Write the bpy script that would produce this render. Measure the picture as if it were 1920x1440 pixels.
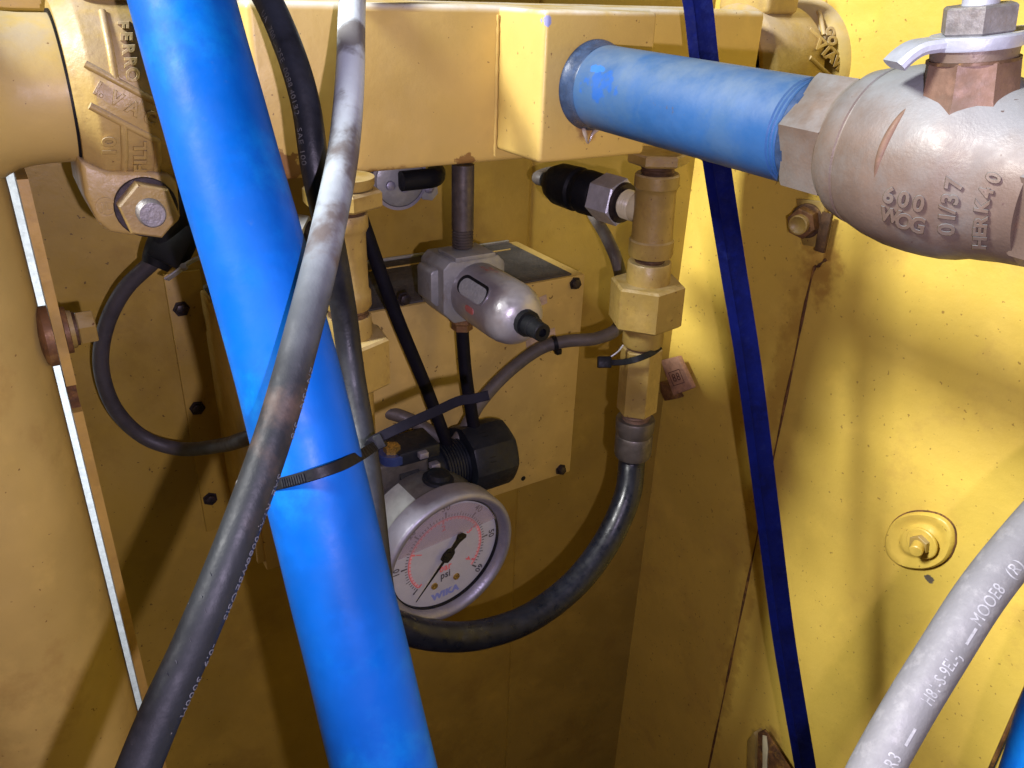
import bpy, bmesh, math, random
from mathutils import Vector as V, Matrix
random.seed(7)
for o in list(bpy.data.objects): bpy.data.objects.remove(o)
sc = bpy.context.scene
COL = sc.collection
# ------------------------------------------------------------------ camera
FPX = 1500.0
_p, _az, _r = math.radians(26.5), math.radians(57), math.radians(2.1)
FW = V((math.cos(_p)*math.cos(_az), math.cos(_p)*math.sin(_az), -math.sin(_p)))
_R = V((math.sin(_az), -math.cos(_az), 0)); _U = _R.cross(FW)
RT = _R*math.cos(_r)+_U*math.sin(_r); UP = _U*math.cos(_r)-_R*math.sin(_r)
cam = bpy.data.cameras.new('camera'); co = bpy.data.objects.new('camera', cam); COL.objects.link(co)
cam.sensor_width = 36; cam.sensor_fit = 'HORIZONTAL'; cam.lens = FPX/1920*36
cam.clip_start = .02; cam.clip_end = 50
co.matrix_world = Matrix(((RT.x, UP.x, -FW.x, 0), (RT.y, UP.y, -FW.y, 0), (RT.z, UP.z, -FW.z, 0), (0, 0, 0, 1)))
sc.camera = co
# ------------------------------------------------------------------ light
w = bpy.data.worlds.new('World'); sc.world = w; w.use_nodes = True
w.node_tree.nodes['Background'].inputs[0].default_value = (.92, .96, 1, 1)
w.node_tree.nodes['Background'].inputs[1].default_value = .03
fl = bpy.data.lights.new('hand_torch', 'POINT'); fl.energy = 10.8; fl.shadow_soft_size = .004; fl.color = (.86, .72, 1)
fo = bpy.data.objects.new('hand_torch', fl); COL.objects.link(fo); fo.location = RT*.042-UP*.032
ar = bpy.data.lights.new('ceiling_lamp', 'AREA'); ar.shape = 'RECTANGLE'; ar.size = .65; ar.size_y = .65
ar.energy = 290; ar.color = (1, .99, .97)
dl = bpy.data.lights.new('daylight_outside', 'AREA'); dl.shape = 'RECTANGLE'; dl.size = .3; dl.size_y = .3; dl.energy = 6; dl.color = (.86, .94, 1)
do = bpy.data.objects.new('daylight_outside', dl); COL.objects.link(do); do.location = (.40, 1.10, -.70)
do.rotation_euler = (V((-.05, 1.6, -.95))-do.location).to_track_quat('-Z', 'Y').to_euler()
ao = bpy.data.objects.new('ceiling_lamp', ar); COL.objects.link(ao)
ao.location = (-2.40, .66, 1.95)
ao.rotation_euler = (V((.7, .42, -.35))-ao.location).to_track_quat('-Z', 'Y').to_euler()
sc.view_settings.view_transform = 'Standard'; sc.view_settings.look = 'None'
sc.view_settings.exposure = 0; sc.view_settings.gamma = 1; sc.view_settings.use_curve_mapping = False
# ------------------------------------------------------------------ geometry helpers
def ray(x, y): return FW+RT*((x-960)/FPX)-UP*((y-720)/FPX)
def P(x, y, d): return ray(x, y)*d
def onX(x, y, X): v = ray(x, y); return v*(X/v.x)
def onY(x, y, Y): v = ray(x, y); return v*(Y/v.y)
def onZ(x, y, Z): v = ray(x, y); return v*(Z/v.z)
def dep(v): return v.dot(FW)
def lpx(A, D, px): return ((px-960)*A.dot(FW)-FPX*A.dot(RT))/(FPX*D.dot(RT)-(px-960)*D.dot(FW))
def lpy(A, D, py): return ((720-py)*A.dot(FW)-FPX*A.dot(UP))/(FPX*D.dot(UP)-(720-py)*D.dot(FW))
def cylhit(px, py, A, D, r):
    v = ray(px, py); o = -A
    vp = v-D*v.dot(D); op = o-D*o.dot(D)
    a, b, c = vp.dot(vp), 2*vp.dot(op), op.dot(op)-r*r
    disc = b*b-4*a*c
    if disc < 0: disc = 0
    return v*((-b-math.sqrt(disc))/(2*a))
def basis(D):
    D = D.normalized(); u = V((0, 0, 1)) if abs(D.z) < .9 else V((0, -1, 0))
    a = (u-D*u.dot(D)).normalized(); return a, D.cross(a)
def obj(name, bm, mat, parent=None, ang=35, flat=False):
    bmesh.ops.recalc_face_normals(bm, faces=bm.faces[:])
    me = bpy.data.meshes.new(name); bm.to_mesh(me); bm.free()
    return mobj(name, me, mat, parent, ang, flat)
def mobj(name, me, mat, parent=None, ang=35, flat=False):
    me.materials.clear(); me.materials.append(mat)
    if not flat:
        me.polygons.foreach_set('use_smooth', [True]*len(me.polygons)); me.set_sharp_from_angle(angle=math.radians(ang))
    o = bpy.data.objects.new(name, me); COL.objects.link(o)
    if parent is not None: adopt(o, parent)
    return o
LOC = {}
def adopt(o, parent):
    o.parent = parent
    o.matrix_parent_inverse = Matrix.Translation(LOC.get(parent.name, V((0, 0, 0)))).inverted()
def tag(o, label, cat, group=None):
    o['label'] = label; o['category'] = cat
    if group: o['group'] = group
    return o
def thing(name, label, cat, loc, group=None):
    o = bpy.data.objects.new(name, None); COL.objects.link(o); o.empty_display_size = .01
    o.location = loc; LOC[o.name] = V(loc); return tag(o, label, cat, group)
def lathe(bm, A, D, prof, seg=48, cap=True, phase=0.0, rfun=None):
    D = D.normalized(); a, b = basis(D); rings = []
    for t, r in prof:
        ring = []
        for k in range(seg):
            th = 2*math.pi*k/seg+phase
            rr = r*(rfun(th) if rfun else 1)
            ring.append(bm.verts.new(A+D*t+(a*math.cos(th)+b*math.sin(th))*rr))
        rings.append(ring)
    for p, q in zip(rings, rings[1:]):
        for k in range(seg): bm.faces.new((p[k], p[(k+1) % seg], q[(k+1) % seg], q[k]))
    if cap:
        bm.faces.new(rings[0][::-1]); bm.faces.new(rings[-1])
    return rings
def Lathe(name, A, D, prof, mat, parent=None, **k):
    ang = k.pop('ang', 35); bm = bmesh.new(); lathe(bm, A, D, prof, **k); return obj(name, bm, mat, parent, ang)
def ringlathe(bm, A, D, prof, seg=48): # closed profile (ring)
    D = D.normalized(); a, b = basis(D); rings = []
    for t, r in prof:
        rings.append([bm.verts.new(A+D*t+(a*math.cos(2*math.pi*k/seg)+b*math.sin(2*math.pi*k/seg))*r) for k in range(seg)])
    n = len(rings)
    for i in range(n):
        p, q = rings[i], rings[(i+1) % n]
        for k in range(seg): bm.faces.new((p[k], p[(k+1) % seg], q[(k+1) % seg], q[k]))
def bev(bm, off, seg=2, edges=None, ang=.5):
    es = edges or [e for e in bm.edges if len(e.link_faces) == 2 and e.calc_face_angle(0) > ang]
    bmesh.ops.bevel(bm, geom=es, offset=off, offset_type='OFFSET', segments=seg, profile=.5, affect='EDGES', clamp_overlap=True)
def hexa(name, A, D, t0, t1, rc, mat, parent, phase=0.0, n=6, b=.0008, cham=True):
    bm = bmesh.new(); c = rc*.06
    if cham: pr = [(t0, rc*.93), (t0+c, rc), (t1-c, rc), (t1, rc*.93)]
    else: pr = [(t0, rc), (t1, rc)]
    lathe(bm, A, D, pr, seg=n, phase=phase)
    if b: bev(bm, b, 2)
    return obj(name, bm, mat, parent, 40)
def box(bm, lo, hi, M=None):
    vs = [V((x, y, z)) for x in (lo[0], hi[0]) for y in (lo[1], hi[1]) for z in (lo[2], hi[2])]
    vs = [bm.verts.new(M @ v if M else v) for v in vs]
    for f in ((0, 1, 3, 2), (4, 6, 7, 5), (0, 4, 5, 1), (2, 3, 7, 6), (0, 2, 6, 4), (1, 5, 7, 3)): bm.faces.new([vs[i] for i in f])
def Box(name, lo, hi, mat, parent=None, b=.001, seg=2, M=None):
    bm = bmesh.new(); box(bm, lo, hi, M); bmesh.ops.recalc_face_normals(bm, faces=bm.faces[:])
    if b: bev(bm, b, seg)
    return obj(name, bm, mat, parent)
def prism(bm, pts, vec):
    a = [bm.verts.new(p) for p in pts]; b = [bm.verts.new(p+vec) for p in pts]; n = len(pts)
    bm.faces.new(a); bm.faces.new(b[::-1])
    for i in range(n): bm.faces.new((a[i], b[i], b[(i+1) % n], a[(i+1) % n]))
def Prism(name, pts, vec, mat, parent=None, b=.0008, seg=2, ang=.5):
    bm = bmesh.new(); prism(bm, pts, vec); bmesh.ops.recalc_face_normals(bm, faces=bm.faces[:])
    if b: bev(bm, b, seg, ang=ang)
    return obj(name, bm, mat, parent)
def frame_mat(A, ux, uy, uz): return Matrix(((ux.x, uy.x, uz.x, A.x), (ux.y, uy.y, uz.y, A.y), (ux.z, uy.z, uz.z, A.z), (0, 0, 0, 1)))
def crom(pts, n):
    out = []; k = len(pts)
    for i in range(k-1):
        p0, p1, p2, p3 = pts[max(i-1, 0)], pts[i], pts[i+1], pts[min(i+2, k-1)]
        for j in range(n):
            t = j/n
            out.append(.5*((2*p1)+(p2-p0)*t+(2*p0-5*p1+4*p2-p3)*t*t+(3*p1-p0-3*p2+p3)*t**3))
    out.append(pts[-1].copy()); return out
class Path:
    def __init__(s, pts, n=12):
        s.p = crom(pts, n); m = len(s.p); s.t = []
        for i in range(m): s.t.append((s.p[min(i+1, m-1)]-s.p[max(i-1, 0)]).normalized())
        # frame: a points to the camera side
        s.a = []; s.b = []
        for i in range(m):
            c = -s.p[i].normalized(); a = (c-s.t[i]*c.dot(s.t[i])).normalized(); s.a.append(a); s.b.append(s.t[i].cross(a))
        s.s = [0]
        for i in range(1, m): s.s.append(s.s[-1]+(s.p[i]-s.p[i-1]).length)
    def at(s, d):
        i = 0
        while i < len(s.s)-2 and s.s[i+1] < d: i += 1
        f = (d-s.s[i])/max(1e-9, s.s[i+1]-s.s[i]); L = lambda q: q[i].lerp(q[i+1], f)
        return L(s.p), L(s.t), L(s.a).normalized(), L(s.b).normalized()
def tube(bm, path, r, seg=24, cap=True, rf=None):
    rings = []; m = len(path.p)
    for i in range(m):
        rr = r(i/(m-1)) if callable(r) else r
        ring = []
        for k in range(seg):
            th = 2*math.pi*k/seg; q = rr*(rf(path.s[i], th) if rf else 1)
            ring.append(bm.verts.new(path.p[i]+(path.a[i]*math.cos(th)+path.b[i]*math.sin(th))*q))
        rings.append(ring)
    for p, q in zip(rings, rings[1:]):
        for k in range(seg): bm.faces.new((p[k], p[(k+1) % seg], q[(k+1) % seg], q[k]))
    if cap: bm.faces.new(rings[0][::-1]); bm.faces.new(rings[-1])
def Tube(name, pts, r, mat, parent=None, n=12, seg=24, rf=None):
    pa = pts if isinstance(pts, Path) else Path(pts, n)
    bm = bmesh.new(); tube(bm, pa, r, seg, rf=rf); return obj(name, bm, mat, parent, 60)
def sweep(bm, path, sect, nrm=None):
    # sect: list of (w, h): w across, h along the normal; nrm: fixed normal hint
    rings = []
    for i, p in enumerate(path.p):
        n = nrm if nrm is not None else path.a[i]
        n = (n-path.t[i]*n.dot(path.t[i])).normalized(); c = path.t[i].cross(n)
        rings.append([bm.verts.new(p+c*x+n*y) for x, y in sect])
    k = len(sect)
    for p, q in zip(rings, rings[1:]):
        for j in range(k): bm.faces.new((p[j], p[(j+1) % k], q[(j+1) % k], q[j]))
    bm.faces.new(rings[0][::-1]); bm.faces.new(rings[-1])
def Sweep(name, pts, sect, mat, parent=None, n=12, nrm=None, ang=40):
    pa = pts if isinstance(pts, Path) else Path(pts, n)
    bm = bmesh.new(); sweep(bm, pa, sect, nrm); return obj(name, bm, mat, parent, ang)
def flat_sect(w, t): b = min(w, t)*.3; w /= 2; t /= 2; return [(-w, -t+b), (-w+b, -t), (w-b, -t), (w, -t+b), (w, t-b), (w-b, t), (-w+b, t), (-w, t-b)]
def glyphs(s, size, ext, bevel=0.0, bold=0.0, sx=1.0):
    cu = bpy.data.curves.new('lettering', 'FONT'); cu.body = s; cu.size = size; cu.extrude = ext
    cu.align_x = 'CENTER'; cu.align_y = 'CENTER'; cu.resolution_u = 3; cu.bevel_depth = bevel; cu.bevel_resolution = 1; cu.offset = bold
    cu.space_character = 1.08
    ob = bpy.data.objects.new('lettering', cu); COL.objects.link(ob)
    bpy.context.view_layer.update()
    me = bpy.data.meshes.new_from_object(ob); bpy.data.objects.remove(ob); bpy.data.curves.remove(cu)
    for v in me.vertices: v.co.x *= sx
    return me
def Text(name, s, size, fn, mat, parent=None, ext=.0004, bevel=0.0, bold=0.0, sx=1.0):
    me = glyphs(s, size, ext, bevel, bold, sx)
    for v in me.vertices: v.co = fn(v.co.x, v.co.y, v.co.z)
    return mobj(name, me, mat, parent, 40)
# ------------------------------------------------------------------ materials
def mat(name, col, rough=.5, metal=0., var=.15, vs=14, dirt=None, dirt2=None, speck=None, bump=None, rv=.12, coat=0., spec=.5, trans=0., dust=None, zlight=None, blots=()):
    m = bpy.data.materials.new(name); m.use_nodes = True; nt = m.node_tree; N = nt.nodes; L = nt.links
    b = N['Principled BSDF']; tc = N.new('ShaderNodeTexCoord'); C = tc.outputs['Object']
    def noise(scale, detail=4, ro=.6, off=0.):
        n = N.new('ShaderNodeTexNoise'); n.inputs['Scale'].default_value = scale; n.inputs['Detail'].default_value = detail; n.inputs['Roughness'].default_value = ro
        if off:
            mp = N.new('ShaderNodeMapping'); mp.inputs['Location'].default_value = (off, off*.7, -off); L.new(C, mp.inputs[0]); L.new(mp.outputs[0], n.inputs['Vector'])
        else: L.new(C, n.inputs['Vector'])
        return n.outputs['Fac']
    def rng(src, a, c, lo=0., hi=1.):
        r = N.new('ShaderNodeMapRange'); r.interpolation_type = 'SMOOTHSTEP'
        r.inputs[1].default_value = a; r.inputs[2].default_value = c; r.inputs[3].default_value = lo; r.inputs[4].default_value = hi
        L.new(src, r.inputs[0]); return r.outputs[0]
    def mix(a, c, fac):
        x = N.new('ShaderNodeMix'); x.data_type = 'RGBA'
        if isinstance(a, tuple): x.inputs[6].default_value = (*a, 1)
        else: L.new(a, x.inputs[6])
        x.inputs[7].default_value = (*c, 1); L.new(fac, x.inputs[0]); return x.outputs[2]
    c = mix(col, tuple(q*(1-var*1.6) for q in col), rng(noise(vs), .35, .68))
    if var: c = mix(c, tuple(min(1, q*(1+var)) for q in col), rng(noise(vs*3.1, off=3.), .5, .75, 0, .7))
    for d in (dirt, dirt2):
        if d:
            dc, amt, ds, thr = d; c = mix(c, dc, rng(noise(ds, 8, .68, off=7.+ds), thr, thr+.16, 0, amt))
    if zlight:   # overhead light painted on a hose's faded upper stretch, with brown dirt rubbed in
        z0, z1, fc, bc = zlight; sp_ = N.new('ShaderNodeSeparateXYZ'); L.new(C, sp_.inputs[0])
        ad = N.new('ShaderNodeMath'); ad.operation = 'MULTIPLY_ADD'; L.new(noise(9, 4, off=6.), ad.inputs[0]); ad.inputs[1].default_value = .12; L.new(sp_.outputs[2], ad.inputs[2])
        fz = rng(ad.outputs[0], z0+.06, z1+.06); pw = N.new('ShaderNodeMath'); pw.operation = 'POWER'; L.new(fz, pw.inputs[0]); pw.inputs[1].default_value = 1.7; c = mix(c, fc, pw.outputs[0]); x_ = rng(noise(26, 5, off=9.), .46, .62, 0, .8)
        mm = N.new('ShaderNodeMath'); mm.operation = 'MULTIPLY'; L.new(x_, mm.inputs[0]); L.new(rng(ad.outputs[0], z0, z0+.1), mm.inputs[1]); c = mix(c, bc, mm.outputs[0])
    if dust:   # settled dust: only where the surface faces up, broken up by noise
        dc, amt, ds = dust; g = N.new('ShaderNodeNewGeometry'); s = N.new('ShaderNodeSeparateXYZ'); L.new(g.outputs['Normal'], s.inputs[0])
        up = rng(s.outputs[2], .05, .85); nn = rng(noise(ds, 6, .65, off=2.), .3, .62)
        mu = N.new('ShaderNodeMath'); mu.operation = 'MULTIPLY'; L.new(up, mu.inputs[0]); L.new(nn, mu.inputs[1])
        m2 = N.new('ShaderNodeMath'); m2.operation = 'MULTIPLY'; L.new(mu.outputs[0], m2.inputs[0]); m2.inputs[1].default_value = amt
        c = mix(c, dc, m2.outputs[0])
    for bc, brad, bcol, bamt, bns in blots:   # stains, chips and fresh paint at fixed places on the thing
        vm = N.new('ShaderNodeVectorMath'); vm.operation = 'SUBTRACT'; L.new(C, vm.inputs[0]); vm.inputs[1].default_value = tuple(bc)
        vd_ = N.new('ShaderNodeVectorMath'); vd_.operation = 'DIVIDE'; L.new(vm.outputs[0], vd_.inputs[0]); vd_.inputs[1].default_value = tuple(brad)
        vl = N.new('ShaderNodeVectorMath'); vl.operation = 'LENGTH'; L.new(vd_.outputs[0], vl.inputs[0])
        ma = N.new('ShaderNodeMath'); ma.operation = 'MULTIPLY_ADD'; L.new(noise(bns, 6, .62, off=bns*.01), ma.inputs[0]); ma.inputs[1].default_value = -2.2; ma.inputs[2].default_value = 1.1
        mb = N.new('ShaderNodeMath'); mb.operation = 'ADD'; L.new(vl.outputs['Value'], mb.inputs[0]); L.new(ma.outputs[0], mb.inputs[1])
        c = mix(c, bcol, rng(mb.outputs[0], 1.0, .80 if bamt > .7 else .3, 0, bamt))
    if speck:
        scol, ss, thr = speck; c = mix(c, scol, rng(noise(ss, 2, .5, off=5.), thr, thr+.035, 0, .85))
    L.new(c, b.inputs['Base Color'])
    L.new(rng(noise(vs*4, 5, off=1.), .3, .7, max(.03, rough-rv), min(1, rough+rv)), b.inputs['Roughness'])
    b.inputs['Metallic'].default_value = metal; b.inputs['Coat Weight'].default_value = coat; b.inputs['Coat Roughness'].default_value = .15
    b.inputs['Specular IOR Level'].default_value = spec
    if bump:
        sc_, st = bump; bp = N.new('ShaderNodeBump'); bp.inputs['Strength'].default_value = st; bp.inputs['Distance'].default_value = .001
        L.new(noise(sc_, 5, .6, off=4.), bp.inputs['Height']); L.new(bp.outputs[0], b.inputs['Normal'])
    if trans: b.inputs['Transmission Weight'].default_value = trans
    return m
YEL = (.60, .40, .055); BRN = (.10, .055, .018); RUST = (.16, .055, .018)
M = {}
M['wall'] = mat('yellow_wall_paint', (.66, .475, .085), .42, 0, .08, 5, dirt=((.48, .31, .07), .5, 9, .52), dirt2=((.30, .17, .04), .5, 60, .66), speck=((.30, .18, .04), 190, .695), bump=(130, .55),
    blots=((onX(1540, 500, .736), (.02, .035, .05), (.30, .14, .03), .6, 60), (onX(1450, 760, .736), (.02, .022, .25), (.33, .18, .03), .5, 50), (onX(1380, 1200, .736), (.02, .02, .25), (.33, .17, .03), .5, 50), (onX(1440, 1400, .736), (.02, .03, .05), (.25, .12, .03), .6, 80), (onX(1742, 1086, .736), (.02, .005, .005), (.05, .05, .07), .9, 200)))
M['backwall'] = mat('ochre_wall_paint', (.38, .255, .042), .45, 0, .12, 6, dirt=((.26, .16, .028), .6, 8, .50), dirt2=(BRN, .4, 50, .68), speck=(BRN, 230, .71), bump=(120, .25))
M['beam'] = mat('tan_yellow_paint', (.62, .445, .125), .42, 0, .07, 9, dirt=((.50, .34, .11), .4, 14, .54), dirt2=(RUST, .7, 60, .665), speck=((.20, .11, .04), 260, .715), blots=((onY(535, 318, .554), (.012, .02, .012), RUST, .8, 160), (onY(875, 305, .554), (.010, .02, .007), RUST, .75, 200), (onY(700, 330, .554), (.05, .02, .006), RUST, .7, 150), (onY(1100, 245, .494), (.012, .02, .010), (.24, .10, .04), .7, 120), (onY(1028, 38, .494), (.0032, .006, .004), (.22, .26, .52), .9, 200), (onY(1070, 170, .494), (.006, .01, .03), (.28, .17, .06), .6, 140)), bump=(160, .2), dust=((.70, .68, .62), .9, 20))
M['cast'] = mat('painted_cast_iron', (.46, .33, .105), .42, 0, .15, 16, dirt=((.30, .20, .09), .6, 22, .50), dirt2=(RUST, .8, 90, .67), speck=((.10, .03, .02), 220, .72), bump=(260, .45), dust=((.40, .34, .27), .7, 30))
M['pipe'] = mat('yellow_pipe_paint', (.58, .43, .13), .40, 0, .10, 8, dirt=((.40, .26, .075), .5, 16, .52), speck=((.18, .09, .03), 240, .73), bump=(140, .2), dust=((.42, .38, .30), .7, 25))
M['fit'] = mat('yellow_fitting_paint', (.34, .235, .06), .42, 0, .14, 20, dirt=((.20, .12, .035), .6, 40, .52), dirt2=(RUST, .8, 110, .66), speck=((.12, .05, .02), 260, .70), bump=(300, .3), dust=((.5, .42, .25), .5, 40))
M['rustedge'] = mat('rusty_edge', (.15, .065, .02), .8, 0, .4, 60, dirt=((.33, .17, .03), .8, 70, .5), bump=(300, .6))
M['thread'] = mat('rusty_thread', (.11, .06, .03), .6, .3, .3, 90, dirt=((.34, .2, .06), .7, 120, .55))
M['box'] = mat('box_paint', (.53, .38, .115), .42, 0, .12, 10, dirt=((.40, .27, .075), .5, 15, .55), dirt2=(BRN, .6, 80, .70), speck=(BRN, 180, .70), bump=(160, .2))
M['boxtop'] = mat('dusty_box_top', (.060, .055, .048), .85, 0, .3, 30, dirt=((.17, .14, .09), .5, 60, .56), bump=(300, .6))
M['screw'] = mat('dark_screw', (.05, .04, .04), .45, .6, .3, 200)
M['blue'] = mat('blue_hose', (.001, .098, .44), .48, 0, .14, 11, dirt=((.003, .175, .52), .6, 13, .50), dirt2=((.03, .11, .34), .6, 90, .62), bump=(80, .22), spec=.16)
M['bluepipe'] = mat('blue_pipe_paint', (.020, .088, .24), .48, 0, .10, 12, dirt=((.04, .10, .20), .7, 20, .47), dirt2=((.20, .21, .22), .6, 40, .66), bump=(200, .2), dust=((.14, .19, .24), .7, 14),
    blots=((P(1135, 165, .545), (.012, .022, .010), (.008, .085, .34), .9, 90), (P(1170, 195, .545), (.012, .020, .007), (.008, .085, .34), .9, 110), (P(1190, 118, .535), (.006, .010, .003), (.02, .16, .48), .9, 160), (P(1128, 130, .545), (.007, .010, .003), (.02, .14, .46), .9, 160),
           (P(1300, 175, .50), (.014, .022, .011), (.26, .235, .21), .85, 120), (P(1350, 170, .49), (.012, .022, .012), (.24, .22, .20), .85, 140), (P(1300, 200, .50), (.020, .030, .004), (.07, .06, .055), .8, 200)))
M['bluepatch'] = mat('fresh_blue_paint', (.006, .13, .70), .3, 0, .1, 30)
M['greyhose'] = mat('faded_toplit_rubber', (.014, .018, .022), .58, 0, .25, 14, dirt=((.035, .037, .04), .6, 22, .52), zlight=(-.19, -.03, (.58, .66, .71), (.085, .060, .046)), speck=((.3, .3, .3), 200, .74), bump=(220, .35), spec=.25)  # pale upper end: overhead light put into the colour, over faded rubber
M['darkhose'] = mat('dark_rubber', (.012, .013, .016), .46, 0, .3, 20, dirt=((.020, .022, .027), .7, 14, .50), bump=(240, .3), dust=((.060, .072, .095), .5, 16), spec=.3)
M['blackhose'] = mat('black_rubber_hose', (.009, .011, .018), .36, 0, .3, 30, dirt=((.018, .024, .04), .6, 40, .55), bump=(200, .12), spec=.4)
M['whitehose'] = mat('dusty_grey_hose', (.17, .175, .18), .62, 0, .06, 30, dirt=((.25, .255, .255), .5, 120, .5), bump=(420, .3))
M['tubeblk'] = mat('black_plastic_tube', (.006, .006, .011), .6, 0, .2, 40, spec=.12)
M['cable'] = mat('grey_cable', (.105, .092, .080), .55, 0, .2, 30, dirt=((.16, .13, .09), .5, 50, .55), bump=(300, .2))
M['cable2'] = mat('dark_grey_cable', (.060, .056, .060), .5, 0, .2, 30, dirt=((.10, .09, .085), .5, 50, .55), bump=(300, .2))
M['blk'] = mat('black_plastic', (.007, .008, .010), .52, 0, .2, 40, bump=(400, .15), spec=.2)
M['knob'] = mat('dark_slate_plastic', (.011, .014, .020), .45, 0, .2, 60, dirt=((.025, .026, .03), .5, 80, .6), bump=(400, .2), spec=.3)
M['navy'] = mat('navy_webbing', (.001, .004, .070), .8, 0, .25, 40, dirt=((.008, .014, .09), .5, 70, .55), dirt2=((.03, .04, .10), .5, 130, .64), bump=(500, .4), spec=.1)
M['zinc'] = mat('zinc_steel', (.50, .52, .54), .40, .4, .15, 50, dirt=((.25, .24, .22), .5, 70, .55), bump=(400, .15))
M['steel'] = mat('stainless_steel', (.30, .30, .36), .50, .6, .06, 60, dirt=((.40, .40, .46), .25, 60, .6))
M['alu'] = mat('grey_aluminium', (.30, .31, .29), .48, .35, .12, 40, dirt=((.20, .17, .12), .5, 60, .55), bump=(500, .2), dust=((.44, .48, .48), .6, 40))
M['bowl'] = mat('silver_bowl', (.42, .41, .43), .40, .55, .05, 40, dirt=((.34, .31, .31), .3, 40, .6), bump=(900, .12), spec=.5)
M['sight'] = mat('sight_glass', (.42, .46, .45), .25, 0, .1, 60)
M['galv'] = mat('galvanised_pipe', (.11, .095, .085), .45, .5, .25, 40, dirt=((.20, .17, .14), .5, 50, .55))
M['bronze'] = mat('bronze_casting', (.145, .105, .076), .52, .15, .14, 16, dirt=((.142, .130, .112), .8, 12, .48), dirt2=((.22, .11, .055), .6, 36, .64), speck=((.08, .05, .04), 260, .735), bump=(620, .2), dust=((.25, .28, .295), .75, 14))
M['copper'] = mat('bare_bronze', (.165, .10, .066), .58, .1, .2, 50, dirt=((.12, .085, .06), .6, 60, .5), bump=(500, .2), spec=.3)
M['lever'] = mat('white_zinc_lever', (.38, .41, .46), .42, .2, .1, 40, dirt=((.50, .52, .58), .6, 60, .55), bump=(400, .2))
M['nut'] = mat('tarnished_nut', (.30, .29, .28), .45, .6, .2, 60, dirt=((.25, .22, .19), .7, 70, .5), bump=(400, .35))
M['brass'] = mat('brass', (.62, .42, .12), .3, .8, .15, 80)
M['ivory'] = mat('ivory_plastic', (.62, .58, .36), .45, 0, .1, 40)
M['white'] = mat('white_plastic', (.70, .72, .74), .4, 0, .06, 40)
M['whitebar'] = mat('white_galvanised_bar', (.74, .78, .84), .4, 0, .14, 60, dirt=((.45, .48, .52), .6, 120, .55))
M['bar'] = mat('yellow_bar', (.52, .34, .085), .45, 0, .12, 30, dirt=((.32, .18, .04), .5, 40, .56), bump=(200, .2))
M['sealant'] = mat('clear_sealant', (.36, .30, .24), .15, 0, .1, 60, spec=.7)
M['caulk'] = mat('dark_blue_sealant', (.03, .06, .13), .35, 0, .3, 70)
M['tagm'] = mat('brown_tag', (.45, .26, .16), .7, 0, .15, 60, dirt=((.20, .1, .06), .6, 90, .5))
M['tagd'] = mat('tag_print', (.12, .055, .035), .7)
M['dial'] = mat('dial_face', (.46, .48, .52), .5, 0, .05, 40, dirt=((.55, .53, .56), .4, 60, .6))
M['regm'] = mat('dirty_dark_metal', (.10, .095, .085), .5, .3, .2, 40, dirt=((.05, .045, .04), .6, 50, .5), bump=(400, .2))
M['ink'] = mat('black_ink', (.07, .07, .085), .5, 0, 0)
M['red'] = mat('red_ink', (.72, .16, .17), .5, 0, 0)
M['pink'] = mat('pale_red_ink', (.72, .42, .46), .5, 0, 0)
M['bink'] = mat('blue_ink', (.22, .27, .60), .5, 0, 0)
M['print'] = mat('hose_print', (.13, .145, .165), .7, 0, .2, 300)
M['print2'] = mat('faint_hose_print', (.10, .10, .095), .7, 0, .3, 300)
M['printw'] = mat('white_hose_print', (.35, .365, .38), .7, 0, .2, 300)
M['sticker'] = mat('case_sticker', (.44, .50, .46), .5, 0, .12, 60, dirt=((.30, .33, .31), .5, 90, .55))
M['case'] = mat('gauge_case', (.16, .16, .15), .45, .3, .15, 40, dirt=((.10, .09, .07), .5, 60, .5))
M['redmark'] = mat('red_marking', (.55, .16, .14), .5, 0, .1, 60)
M['label'] = mat('faded_label', (.50, .38, .26), .6, 0, .2, 90, dirt=((.35, .12, .07), .8, 120, .55))
M['navyring'] = mat('blue_cap', (.02, .04, .14), .4)
M['copperdirt'] = mat('rusty_washer', (.20, .10, .04), .6, .3, .3, 60, dirt=((.30, .18, .06), .7, 70, .5))
M['floor'] = mat('dark_floor', (.06, .035, .012), .8)
gm = bpy.data.materials.new('gauge_glass'); gm.use_nodes = True
nt = gm.node_tree; nt.nodes.clear(); _o = nt.nodes.new('ShaderNodeOutputMaterial'); _m = nt.nodes.new('ShaderNodeMixShader')
_t = nt.nodes.new('ShaderNodeBsdfTransparent'); _g = nt.nodes.new('ShaderNodeBsdfGlossy'); _g.inputs['Roughness'].default_value = .08
_m.inputs[0].default_value = .025; nt.links.new(_t.outputs[0], _m.inputs[1]); nt.links.new(_g.outputs[0], _m.inputs[2]); nt.links.new(_m.outputs[0], _o.inputs[0])
fm = bpy.data.materials.new('gauge_fluid_bubble'); fm.use_nodes = True
nt = fm.node_tree; nt.nodes.clear(); _o = nt.nodes.new('ShaderNodeOutputMaterial'); _m = nt.nodes.new('ShaderNodeMixShader')
_t = nt.nodes.new('ShaderNodeBsdfTransparent'); _t.inputs[0].default_value = (.93, .90, .94, 1); _g = nt.nodes.new('ShaderNodeBsdfDiffuse'); _g.inputs[0].default_value = (.55, .50, .56, 1)
_m.inputs[0].default_value = .18; nt.links.new(_t.outputs[0], _m.inputs[1]); nt.links.new(_g.outputs[0], _m.inputs[2]); nt.links.new(_m.outputs[0], _o.inputs[0])
X, Y, Z = V((1, 0, 0)), V((0, 1, 0)), V((0, 0, 1))
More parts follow.
